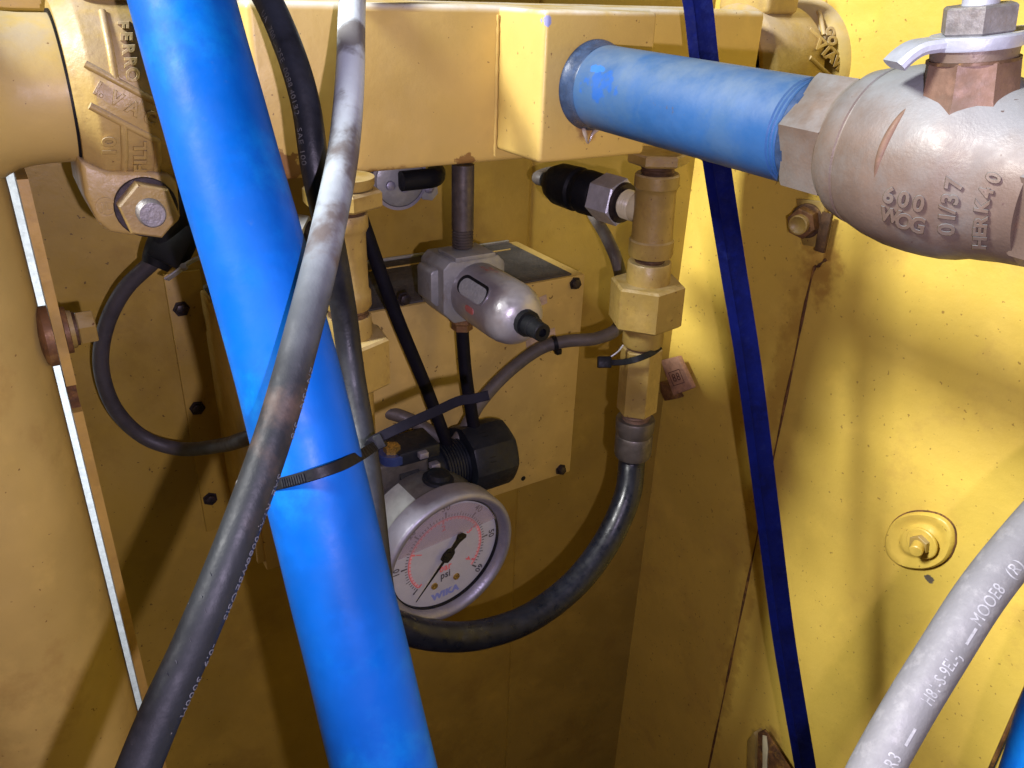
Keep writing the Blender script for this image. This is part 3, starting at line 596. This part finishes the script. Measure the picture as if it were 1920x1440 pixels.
kc = Lathe('knob_cap', K0, X, [(kx(864), 40*kd), (kx(865), 66*kd), (kx(870), 68*kd), (kx(932), 67*kd), (kx(941), 63*kd), (kx(947), 52*kd), (kx(948), 20*kd)], M['knob'], rg, seg=64, rfun=k8, ang=25)
a, b = basis(X)
for k in range(8):
    for dth in (-.07, .07):
        th = 2*math.pi*k/8+math.pi/8+dth; rr = 66.5*kd*(k8(th)); c = a*math.cos(th)+b*math.sin(th); tn = X.cross(c)
        Box('knob_groove', V((kx(872), -.0005, -.001)), V((kx(900), .0005, .0006)), M['blk'], kc, b=0, M=frame_mat(K0+c*rr, X, tn, c))
Rb = onY(752, 872, .60)
Box('valve_body', Rb+V((-.040, -.020, -.045)), Rb+V((.020, .022, .018)), M['regm'], rg, b=.004, seg=3)
Box('top_block', Rb+V((-.012, -.024, .014)), Rb+V((.030, .012, .028)), M['knob'], rg, b=.002)
for dx, dz in ((.006, .020), (.018, .004)): Box('steel_clip', Rb+V((dx, -.030, dz)), Rb+V((dx+.009, -.022, dz+.006)), M['steel'], rg, b=.0008)
Lathe('blue_cap', Rb+V((-.014, -.012, .017)), Z, [(0, .013), (.008, .013), (.009, .012)], M['navyring'], rg, seg=32)
Lathe('cap_screw', Rb+V((-.014, -.012, .026)), Z, [(0, .008), (.006, .008), (.007, .006)], M['brass'], rg, seg=6)
# ------------------------------------------------------------------ pressure gauge
yG = .528
G = onY(838, 1041, yG); gv = G.normalized(); gm_ = (RT-UP); gm_ = (gm_-gv*gm_.dot(gv)).normalized()
gN = (gm_*.762-gv*.647).normalized(); gU = (Z-gN*Z.dot(gN)).normalized(); gR = gU.cross(gN); RG = 140*dep(G)/FPX
ga = thing('pressure_gauge', 'round steel pressure gauge with white dial reading zero beside the blue hose', 'pressure gauge', G-Z*RG)
Lathe('case', G, -gN, [(.004, RG*.90), (.012, RG*.93), (.050, RG*.93), (.056, RG*.88), (.058, RG*.5), (.075, RG*.22), (.085, RG*.22)], M['case'], ga, seg=72)
bm = bmesh.new()
ringlathe(bm, G, gN, [(-.014, RG*.94), (-.013, RG*1.0), (.006, RG*1.0), (.0085, RG*.985), (.0095, RG*.95), (.0085, RG*.905), (.005, RG*.875), (.0005, RG*.845), (-.004, RG*.845)], 96); obj('bezel', bm, M['steel'], ga, 50)
RD = RG*.845
dl_ = Lathe('dial', G, gN, [(-.004, RD), (-.0025, RD*.999)], M['dial'], ga, seg=72)
bm = bmesh.new(); ringlathe(bm, G, gN, [(-.0025, RD*.985), (-.0025, RD*1.0), (.0008, RD*1.0), (.0008, RD*.985)], 72); obj('inner_ring', bm, M['blk'], ga)
def dp(r, a, h=.0): return G+(gR*math.cos(a)+gU*math.sin(a))*(r*RD)+gN*(-.0025+h)
def sa(v): return math.radians(222-264*v/60.)
def radial(bm, r0, r1, a, wd, h=.0003):
    t = gR*-math.sin(a)+gU*math.cos(a)
    vs = [dp(r0, a, h)-t*wd, dp(r1, a, h)-t*wd, dp(r1, a, h)+t*wd, dp(r0, a, h)+t*wd]; bm.faces.new([bm.verts.new(v) for v in vs])
bm = bmesh.new()
for v in range(0, 61): radial(bm, .70, .80 if v % 10 == 0 else (.775 if v % 5 == 0 else .745), sa(v), .00045 if v % 10 else .0008)
for v in range(0, 61, 10):
    c = dp(.795, sa(v), .0003); bm.faces.new([bm.verts.new(c+gR*.0011*math.cos(q)+gU*.0011*math.sin(q)) for q in [k*math.pi/4 for k in range(8)]])
obj('scale_marks', bm, M['ink'], dl_)
def arc(bm, r0, r1, v0, v1, h, n=80):
    pr_ = None
    for k in range(n+1):
        a = sa(v0+(v1-v0)*k/n); q = (bm.verts.new(dp(r0, a, h)), bm.verts.new(dp(r1, a, h)))
        if pr_: bm.faces.new((pr_[0], pr_[1], q[1], q[0]))
        pr_ = q
bm = bmesh.new(); arc(bm, .672, .69, 0, 60, .0003); 
for k in range(41): radial(bm, .60 if k % 10 == 0 else .635, .672, sa(k*58.02/40), .0005 if k % 10 else .0010, .00035)
obj('red_scale', bm, M['red'], dl_)
bm = bmesh.new(); arc(bm, .64, .672, 0, 60, .0002); obj('pale_band', bm, M['pink'], dl_)
def dtext(s, r, v, size, m, h=.0003):
    a = sa(v); up = gR*math.cos(a)+gU*math.sin(a); rt_ = gR*math.sin(a)-gU*math.cos(a); c = dp(r, a, h)
    Text('numeral', s, size, lambda x, y, z: c+rt_*x+up*y+gN*(z*.1), m, dl_, ext=.0001, bold=.0002)
for v in (10, 20, 30, 40, 50, 60): dtext(str(v), .885, v, RD*.15, M['ink'])
for k in (1, 2, 3, 4): dtext(str(k), .52, k*14.505, RD*.15, M['red'])
def htext(s, x, z, size, m, sx=1, bold=0): 
    c = G+gR*x*RD+gU*z*RD+gN*(-.0025+.0003); Text('dial_lettering', s, size, lambda a, b, q: c+gR*a+gU*b+gN*q*.1, m, dl_, ext=.0001, sx=sx, bold=bold+.0003)
htext('bar', 0, -.27, RD*.20, M['red'], .8); htext('psi', 0, -.42, RD*.20, M['ink'], .8); htext('WIKA', 0, -.80, RD*.17, M['bink'], 1.1, .0004)
for s in (-.21, .21): Lathe('dial_screw', G+gR*s*RD+gU*-.56*RD, gN, [(-.0025, RD*.062), (-.0012, RD*.058), (-.0012, RD*.02), (-.0018, .0001)], M['brass'], dl_, seg=20)
an = math.radians(228); dn = gR*math.cos(an)+gU*math.sin(an); sn_ = gR*-math.sin(an)+gU*math.cos(an)
def nd(l, s): return G+dn*(l*RD)+sn_*(s*RD)+gN*.0012
bm = bmesh.new(); prism(bm, [nd(.88, 0), nd(.12, .022), nd(.10, .09), nd(0, .11), nd(-.10, .09), nd(-.14, .04), nd(-.28, .05), nd(-.40, .10), nd(-.44, .07), nd(-.44, -.07), nd(-.40, -.10), nd(-.28, -.05), nd(-.14, -.04), nd(-.10, -.09), nd(0, -.11), nd(.10, -.09), nd(.12, -.022)], gN*.0008)
obj('needle', bm, M['blk'], ga)
Lathe('needle_hub', G, gN, [(.0012, RD*.09), (.003, RD*.08), (.0032, RD*.04)], M['blk'], ga, seg=24)
# liquid filling: level line with the air bubble above it
bl = []
for k in range(25):
    a = math.radians(158-(158-24)*k/24); bl.append(G+(gR*math.cos(a)+gU*math.sin(a))*(RD*.975)+gN*.0034)
Prism('air_bubble', bl, gN*.0006, fm, ga, b=0)
Lathe('glass', G, gN, [(.0045, RD*1.01), (.0055, RD*1.01)], gm, ga, seg=64)
aP = math.radians(82); cP = G+(gR*math.cos(aP)+gU*math.sin(aP))*(RG*.92)-gN*.030; dP_ = gR*math.cos(aP)+gU*math.sin(aP)
Lathe('filler_plug', cP, dP_, [(0, .015), (.003, .0145), (.0035, .011), (.008, .010), (.0085, .008)], M['knob'], ga, seg=28)
# sticker wrapped on case
bm = bmesh.new(); pv = None
for k in range(13):
    a = math.radians(110+62*k/12); d_ = gR*math.cos(a)+gU*math.sin(a)
    q = (bm.verts.new(G+d_*(RG*.9315)-gN*.017), bm.verts.new(G+d_*(RG*.9315)-gN*.049))
    if pv: bm.faces.new((pv[0], pv[1], q[1], q[0]))
    pv = q
obj('case_sticker', bm, M['sticker'], ga)
# ------------------------------------------------------------------ left cable with connector
lc = thing('looped_cable', 'dark grey cable loop hanging at the left from a black connector', 'cable', onY(190, 690, .735))
Tube('cable', [onY(x, y, q) for x, y, q in ((540, 790, .600), (500, 808, .612), (455, 824, .630), (415, 835, .675), (340, 842, .72), (270, 820, .735), (215, 765, .735), (190, 690, .735), (198, 615, .73), (232, 545, .72), (285, 492, .71), (310, 465, .705))], .0068, M['cable2'], lc, n=10, seg=18)
cA_ = onY(318, 460, .70); cd_ = dep(cA_)
Tube('connector_boot', [P(290, 500, cd_), P(300, 478, cd_), P(322, 432, cd_-.005), P(342, 395, cd_-.01), P(358, 350, cd_-.01)], lambda t: .0105+.004*math.sin(t*3.1), M['blk'], lc, n=8, seg=20)
Box('connector_shell', V((-.020, -.014, -.008)), V((.018, .016, .008)), M['blk'], lc, b=.003, M=frame_mat(P(328, 452, cd_-.008), (RT*.45+UP*.9).normalized(), (RT*.9-UP*.45).normalized(), -FW))
Sweep('steel_clip', [P(312, 524, cd_-.014), P(335, 508, cd_-.014), P(355, 492, cd_-.013), P(376, 482, cd_-.01)], flat_sect(.009, .0016), M['zinc'], lc, n=5, nrm=(UP*.9-RT*.3))
Lathe('clip_screw', P(346, 502, cd_-.018), (-FW+UP*.4).normalized(), [(0, .003), (.003, .0028)], M['steel'], lc, seg=12)
# ------------------------------------------------------------------ blue hose
def lump(s, th): return 1+.004*math.sin(s*90+th)+.003*math.sin(s*41+2*th)
bp_ = [P(c, y, d) for c, y, d in ((300, -150, .402), (342, 0, .402), (426, 300, .402), (513, 600, .402), (565, 800, .402), (614, 1000, .404), (663, 1200, .406), (721, 1440, .408), (765, 1620, .41))]
tag(Tube('blue_hose', bp_, .0258, M['blue'], n=10, seg=64, rf=lump), 'thick glossy blue hose slanting across the whole picture', 'hose')
# grey foreground hose
gp = Path([P(c, y, d) for c, y, d in ((672, -120, .56), (661, 0, .50), (656, 150, .458), (643, 290, .425), (613, 440, .390), (574, 600, .366), (518, 800, .352), (447, 1000, .338), (365, 1200, .324), (305, 1330, .314), (252, 1460, .306), (215, 1560, .30))], 10)
gh = thing('faded_grey_hose', 'faded grey rubber hose crossing in front of the blue hose', 'hose', P(252, 1460, .306))
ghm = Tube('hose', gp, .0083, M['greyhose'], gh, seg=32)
def htxt(par, path, s, d, th, r, size, m, sx=1.0, flip=1):
    def fn(u, v, w_):
        p, t, a, b = path.at(d+u*flip); an_ = th-v*flip/r
        return p+(a*math.cos(an_)+b*math.sin(an_))*(r+.0002+w_*.1)
    return Text('hose_lettering', s, size, fn, m, par, ext=.0004, sx=sx)
def near(path, px, py):
    best = min(range(len(path.p)), key=lambda i: abs((720-FPX*path.p[i].dot(UP)/path.p[i].dot(FW))-py)); return path.s[best]
for s, py in (('3000M', 1290), ('-0.9', 1215), ('OSIS', 1130), ('SE', 1090), ('WP', 1060), ('0088', 1015), ('R1A-', 960), ('SAE', 905), ('3/8', 800), ('1SN', 740), ('EN', 690)):
    htxt(ghm, gp, s, near(gp, 0, py), -1.22, .0083, .0062, M['print'], .9)
for py, th in ((1080, .55), (1115, .5), (1145, .1), (1205, .2), (1240, .35), (1270, .5)):
    p, t, a, b = gp.at(near(gp, 0, py)); c = (a*math.cos(th)+b*math.sin(th))
    bm = bmesh.new(); bmesh.ops.create_icosphere(bm, subdivisions=1, radius=.0009)
    for v in bm.verts: v.co = p+c*.0081+V(v.co)*(.6+random.random()*.5)+t*(v.co.x*1.2)
    obj('dirt_fleck', bm, M['print'], ghm)
# dark hose
dhp = Path([P(c, y, d) for c, y, d in ((455, -70, .47), (502, 0, .455), (545, 100, .445), (574, 200, .445), (592, 320, .45), (620, 450, .47), (644, 580, .50), (660, 700, .51), (680, 820, .505), (694, 920, .49), (708, 1060, .48), (716, 1150, .475), (700, 1260, .48))], 10)
dh = thing('dark_rubber_hose', 'dark rubber hose behind the grey one, tied to the blue hose', 'hose', P(716, 1150, .475))
dhm = Tube('hose', dhp, .0081, M['darkhose'], dh, seg=28)
for s, py in (('UA', 42), ('700', 70), ('2SE', 112), ('0088', 150), ('4013', 190), ('12', 215), ('SAE', 262), ('100', 290)):
    htxt(dhm, dhp, s, near(dhp, 0, py), .78, .0081, .0050, M['print2'], 1)
# big tie
zt1 = thing('cable_tie', 'long black ratchet tie strapping the dark hose to the blue hose, tail pointing right', 'cable tie', P(600, 885, .373))
zp = Path([P(478, 905, .402), P(492, 913, .388), P(520, 908, .379), P(560, 898, .3745), P(600, 886, .3735), P(640, 872, .380), P(668, 858, .395), P(690, 845, .435), P(703, 836, .478)], 8)
def tie_sect(wd, th): return flat_sect(wd, th)
Sweep('strap_band', zp, tie_sect(.0056, .0013), M['blk'], zt1)
bm = bmesh.new()
for d0, d1 in ((.008, .020), (.034, .047)):
    q = d0
    while q < d1:
        p, t, a_, b_ = zp.at(q); c = t.cross(a_)
        box(bm, V((-.0004, -.0019, 0)), V((.0004, .0019, .0010)), frame_mat(p+a_*.0003, t, c, a_)); q += .0013
obj('ratchet_teeth', bm, M['knob'], zt1)
tl = Path([P(690, 840, .482), P(705, 824, .483), P(760, 797, .49), P(820, 770, .50), P(860, 752, .508), P(885, 748, .512), P(916, 741, .516)], 8)
Sweep('strap_tail', tl, tie_sect(.0064, .0013), M['tubeblk'], zt1, nrm=-FW)
Box('tie_head', V((-.0048, -.0045, -.004)), V((.0048, .0045, .004)), M['blk'], zt1, b=.0008, M=frame_mat(P(707, 830, .486), (RT*.9+UP*.43).normalized(), (UP*.9-RT*.43).normalized(), -FW))
# ------------------------------------------------------------------ blue pipe nipple and ball valve
pA = onY(1114, 161, YBK); tB = lpx(pA, -Y, 1525); yBv = (pA-Y*tB).y
pD = (onY(1525, 252, yBv)-pA).normalized()
def pt(px): return lpx(pA, pD, px)
RP = .0288
np_ = thing('pipe_nipple', 'scuffed light blue pipe stub screwed into the take-off block', 'pipe', pA)
pr = [(-.002, RP), (pt(1500), RP)]
for k in range(5): q = pt(1500)+(pt(1540)-pt(1500))*k/5; s_ = (pt(1540)-pt(1500))/5; pr += [(q+s_*.3, RP*1.0), (q+s_*.55, RP*.965), (q+s_*.8, RP*.97)]
Lathe('pipe', pA, pD, pr+[(pt(1545), RP*.98)], M['bluepipe'], np_, seg=72)
bm = bmesh.new(); ringlathe(bm, pA, pD, [(.0, RP*.98), (.0, RP*1.10), (.003, RP*1.08), (.006, RP*1.03), (.008, RP*1.035), (.010, RP*1.01), (.012, RP*1.02), (.0135, RP*1.0), (.013, RP*.98)], 72); obj('sealant_collar', bm, M['caulk'], np_, 40)
# sealant drips
dr = pA-Z*(RP*1.05)-X*.004
Tube('sealant_drip', [dr+V((-.006, -.002, .004)), dr+V((-.003, -.003, -.004)), dr+V((.000, -.003, -.010)), dr+V((.004, -.003, -.003)), dr+V((.010, -.003, .001))], lambda t: .0011+.0006*math.sin(t*9), M['sealant'], np_, n=6, seg=10)
bvl = thing('ball_valve', 'large bronze ball valve on the blue pipe stub with a white lever', 'valve', pA+pD*pt(1720))
def vr(px, hw): return (pt(px), hw*dep(pA+pD*pt(px))/FPX)
t0, t1 = pt(1526), pt(1606)
rhx = 116*dep(pA+pD*t0)/FPX
bm = bmesh.new(); lathe(bm, pA, pD, [(t0, rhx*.93), (t0+.003, rhx), (t1, rhx)], 6, phase=.30); bev(bm, .0016, 3); obj('hex_end', bm, M['bronze'], bvl, 40)
Lathe('inner_thread', pA, pD, [(t0-.0006, RP*1.03), (t0+.004, RP*1.03)], M['caulk'], bvl, seg=48)
body = [(t1-.002, rhx*.9), (t1, rhx*.985)]
for px, hw in ((1610, 122), (1622, 134), (1640, 141), (1652, 144), (1654, 141.5), (1657, 141.5), (1659, 146), (1690, 158), (1730, 168), (1770, 172), (1800, 173), (1830, 172), (1855, 168), (1880, 160), (1905, 158), (1940, 154), (1990, 152)): body.append(vr(px, hw))
vb_ = Lathe('valve_body', pA, pD, body, M['bronze'], bvl, seg=96, ang=28)
t2, t3 = pt(2000), pt(2150)
bm = bmesh.new(); r2 = 158*dep(pA+pD*t2)/FPX; lathe(bm, pA, pD, [(t2-.006, r2*.95), (t2-.003, r2), (t3, r2)], 6, phase=.30); bev(bm, .0016, 3); obj('hex_end', bm, M['bronze'], bvl, 40)
RV = vr(1770, 172)[1]
# parting seam on the body
def vhit(px, py, add=0.):
    # follow the turned profile: iterate radius at the hit position
    r = RV
    for _ in range(6):
        h = cylhit(px, py, pA, pD, r); t = (h-pA).dot(pD)
        for (ta_, ra_), (tb_, rb_) in zip(body, body[1:]):
            if ta_ <= t <= tb_ and tb_ > ta_: r = ra_+(rb_-ra_)*(t-ta_)/(tb_-ta_)+add; break
    return cylhit(px, py, pA, pD, r)
Tube('casting_seam', [vhit(x, y, -.0012) for x, y in ((1712, 192), (1688, 222), (1668, 255), (1652, 292), (1643, 330), (1640, 350))], lambda t: .0021*math.sin(math.pi*min(1, t+.05))+.0003, M['copper'], vb_, n=5, seg=10)
for s, px, py, an_, size in (('6', 1666, 368, .22, 42), ('0', 1694, 376, .22, 42), ('0', 1722, 384, .22, 42), ('W', 1668, 405, .25, 34), ('O', 1694, 417, .22, 40), ('G', 1720, 424, .22, 40),
        ('0', 1776, 431, -1.50, 44), ('1', 1777, 408, -1.45, 42), ('/', 1778, 394, -1.45, 42), ('3', 1783, 374, -1.42, 44), ('7', 1790, 346, -1.40, 44),
        ('H', 1838, 456, -1.50, 34), ('E', 1838, 436, -1.48, 34), ('R', 1840, 418, -1.48, 34), ('K', 1842, 388, -1.40, 36), ('4', 1850, 362, -1.35, 36), ('0', 1864, 334, -1.25, 38)):
    ca, sa_ = math.cos(an_), math.sin(an_)
    Text('cast_lettering', s, size, lambda u, v, w_: vhit(px+u*ca+v*sa_, py+u*sa_-v*ca, .0001+w_*.001), M['bronze'], vb_, ext=.7, bevel=1.0, bold=1.2)
# neck, gland, nut, lever
vc = pA+pD*pt(1802); vd = dep(vc)
nB = P(1812, 200, vd-.020); nT = P(1834, 30, vd-.020-.0235); nD = (Z-RT*.14).normalized()
def nz(py): return lpy(nB, nD, py)
def nr(py, hw): return (nz(py), hw*dep(nB+nD*nz(py))/FPX)
bm = bmesh.new(); lathe(bm, nB, nD, [nr(330, 105), nr(200, 92), nr(180, 85), nr(112, 82), nr(108, 78)], 8, phase=.25); bev(bm, .001, 2); obj('bonnet', bm, M['copper'], bvl, 40)
Lathe('gland_ring', nB, nD, [nr(112, 60), nr(110, 74), nr(88, 76), nr(86, 60)], M['bronze'], bvl, seg=40)
Lathe('gland_dark_ring', nB, nD, [nr(114, 80), nr(108, 80)], M['thread'], bvl, seg=40)  # dark rust-coloured ring under the gland
lev = Lathe('lever_plate', nB, nD, [nr(88, 60), nr(88, 80), nr(84, 82), nr(66, 82), nr(62, 79), nr(62, 20)], M['lever'], bvl, seg=48)
ld = dep(nB+nD*nz(75)); ctr = nB+nD*nz(75); side = (RT-nD*RT.dot(nD)).normalized(); fwd = nD.cross(side)
hk = [ctr-side*.012, ctr-side*.019, ctr-side*.025-nD*.0005, ctr-side*.030-nD*.0030, ctr-side*.034-nD*.0065]
Sweep('lever_stop', hk, flat_sect(.018, .0052), M['lever'], lev, n=6, nrm=nD)
Sweep('lever_arm', [ctr+side*.010, ctr+side*.03, ctr+side*.06, ctr+side*.12], flat_sect(.026, .0056), M['lever'], lev, n=4, nrm=nD)
hexa('stem_nut', nB, nD, nz(62), nz(8), 66*ld/FPX, M['nut'], bvl, phase=.15)
Lathe('stem', nB, nD, [nr(20, 32), nr(-14, 32), nr(-18, 28)], M['lever'], bvl, seg=32)
# ------------------------------------------------------------------ navy strap
sp = Path([P(c, y, d) for c, y, d in ((1285, -90, .60), (1307, 0, .605), (1320, 110, .615), (1343, 300, .645), (1374, 500, .68), (1406, 700, .715), (1438, 950, .76), (1470, 1200, .80), (1510, 1440, .84), (1535, 1600, .87))], 8)
nv = thing('webbing_strap', 'dark navy webbing strap hanging down behind the blue pipe stub', 'strap', sp.p[-1])
hwS = .0108
Sweep('strap_web', sp, [(-hwS, -.0012), (hwS, -.0012), (hwS, .0006), (hwS*.45, .0016), (hwS*.30, .0030), (hwS*.15, .0016), (-hwS*.6, .0014), (-hwS, .0006)], M['navy'], nv)
# ------------------------------------------------------------------ grey hose lower right
wp = Path([P(c, y, d) for c, y, d in ((2080, 860, .43), (1990, 935, .42), (1905, 1030, .41), (1835, 1120, .405), (1765, 1230, .40), (1695, 1345, .395), (1632, 1460, .39), (1590, 1560, .385))], 10)
wh = thing('printed_hose', 'dusty light grey hose with white print at the lower right', 'hose', wp.p[-1])
RW = 44*.40/FPX
whm = Tube('hose', wp, RW, M['whitehose'], wh, seg=36)
for s, py, sz, sx_ in (('R3', 1412, .0092, .7), ('-', 1364, .016, 2.4), ('H81-S-9EL-J', 1268, .0088, .62), ('-', 1184, .016, 2.4), ('MOOE8', 1128, .0092, .70), ('(R)', 1066, .0088, .8)):
    htxt(whm, wp, s, near(wp, 0, py), -.45, RW, sz, M['printw'], sx_, -1)
tag(Tube('blue_hose', [P(2085, 1180, .45), P(2013, 1340, .45), P(1978, 1450, .45), P(1942, 1560, .45)], .0255, M['blue'], n=8, seg=40), 'sliver of another blue hose at the bottom right corner', 'hose')
# ------------------------------------------------------------------ bolt bracket on side wall
XS = XR-.004
kb = onX(1522, 412, XS)
br = thing('wall_bracket_bolt', 'rusty hex bolt and bracket tab on the yellow side wall below the valve', 'bolt', kb)
Prism('bracket_tab', [onX(x, y, XS-.0005) for x, y in ((1500, 372), (1552, 378), (1550, 440), (1536, 462), (1512, 458), (1504, 430))], V((-.006, 0, 0)), M['fit'], br, b=.0008)
kD = (-X+V((0, -.25, -.05))).normalized()
Lathe('washer', kb-X*.006, kD, [(0, .0185), (.004, .0185), (.005, .0175)], M['thread'], br, seg=32)
hexa('bolt_head', kb-X*.006, kD, .004, .018, .0165, M['copperdirt'], br, phase=.3)
Lathe('bolt_tip', kb-X*.006, kD, [(.017, .0105), (.024, .0105), (.0245, .009), (.023, .0075), (.021, .001)], M['fit'], br, seg=28)
Box('flat_spring', V((-.002, -.006, -.030)), V((.002, .006, .012)), M['thread'], br, b=.0005, M=Matrix.Translation(onX(1548, 420, XS-.012)))
# pressed washer boss
bo = thing('wall_boss_bolt', 'round cornered pressed plate with small bolt on the yellow side wall', 'bolt', onX(1728, 1012, XS))
q = []
for k in range(14):
    a = 2*math.pi*k/14; ca, sa_ = math.cos(a), math.sin(a); e_ = 2/2.25; dx, dy = 64*math.copysign(abs(ca)**e_, ca), 53*math.copysign(abs(sa_)**e_, sa_)
    q.append(onX(1728+dx-.18*dy, 1012+dy+.10*dx, XS))
q = crom(q+[q[0]], 3)[:-1]; cc = sum(q, V((0, 0, 0)))/len(q)
bm = bmesh.new(); rings = []
for f, h in ((1.0, 0), (.985, -.0045), (.93, -.0062), (.78, -.0050), (.66, -.0030), (.58, -.0030), (.50, -.0060), (.40, -.0072)): rings.append([bm.verts.new(cc+(p-cc)*f+X*h) for p in q])
for r0, r1 in zip(rings, rings[1:]):
    for i in range(len(q)): bm.faces.new((r0[i], r0[(i+1) % len(q)], r1[(i+1) % len(q)], r1[i]))
bm.faces.new(rings[-1]); obj('pressed_plate', bm, M['wall'], bo, 50)
rim = Path(q+[q[0]], 1); bm = bmesh.new(); tube(bm, rim, .0014, 6); obj('rim_line', bm, M['rustedge'], bo)
c2 = onX(1730, 1018, XS-.0072)
Lathe('washer', c2, -X, [(0, .0165), (.0022, .0165), (.003, .0155)], M['wall'], bo, seg=32)
bD = (-X+V((0, -.35, -.1))).normalized()
hexa('bolt_nut', c2-X*.002, -X, 0, .007, .0105, M['fit'], bo, phase=.2)
Lathe('bolt_stub', c2-X*.006, bD, [(0, .0065), (.012, .0065), (.013, .0055)], M['wall'], bo, seg=20)
# brown tag
tg = thing('brown_tag', 'small brown block tag fixed to the side wall right of the hex adapter', 'tag', onX(1265, 710, XR))
tq = [onX(x, y, XR-.022) for x, y in ((1238, 676), (1270, 668), (1298, 728), (1262, 742))]
Prism('tag_plate', tq, V((.008, 0, 0)), M['tagm'], tg, b=.0012)
Prism('tag_foot', [onX(x, y, XR-.016) for x, y in ((1237, 716), (1256, 726), (1268, 748), (1246, 752), (1238, 734))], V((.0155, 0, 0)), M['copperdirt'], tg, b=.001)
tc_ = onX(1268, 708, XR-.0222); tu = (onX(1280, 704, XR-.0222)-onX(1256, 712, XR-.0222)).normalized(); tv = (onX(1264, 698, XR-.0222)-onX(1272, 718, XR-.0222)).normalized()
Text('tag_lettering', '88', .016, lambda u, v, w_: tc_+tu*u+tv*v-X*(w_*.2), M['tagd'], tg, ext=.0006)
fr = [(-.0115, -.0095), (.0115, -.0095), (.0115, .0095), (-.0115, .0095)]
Tube('tag_outline', [tc_+tu*a+tv*b for a, b in fr+[fr[0]]], .0005, M['tagd'], tg, n=1, seg=6)
# torn bracket at the bottom
tbk = thing('torn_bracket', 'torn yellow bracket edge with peeling paint at the bottom of the side wall', 'bracket', onX(1440, 1440, XS))
Prism('bracket_plate', [onX(x, y, XS-.012) for x, y in ((1424, 1372), (1436, 1366), (1446, 1382), (1490, 1450), (1500, 1520), (1420, 1520))], V((-.003, 0, 0)), M['rustedge'], tbk, b=.0006)
Prism('peeled_edge', [onX(x, y, XS-.0155) for x, y in ((1431, 1378), (1438, 1380), (1441, 1405), (1439, 1430), (1444, 1520), (1428, 1520), (1431, 1430))], V((-.0015, 0, 0)), M['ivory'], tbk, b=.0003)
Prism('bracket_web', [onX(x, y, XS-.0001) for x, y in ((1416, 1380), (1428, 1364), (1432, 1376), (1426, 1520), (1412, 1520))], V((-.016, 0, 0)), M['fit'], tbk, b=.0006)
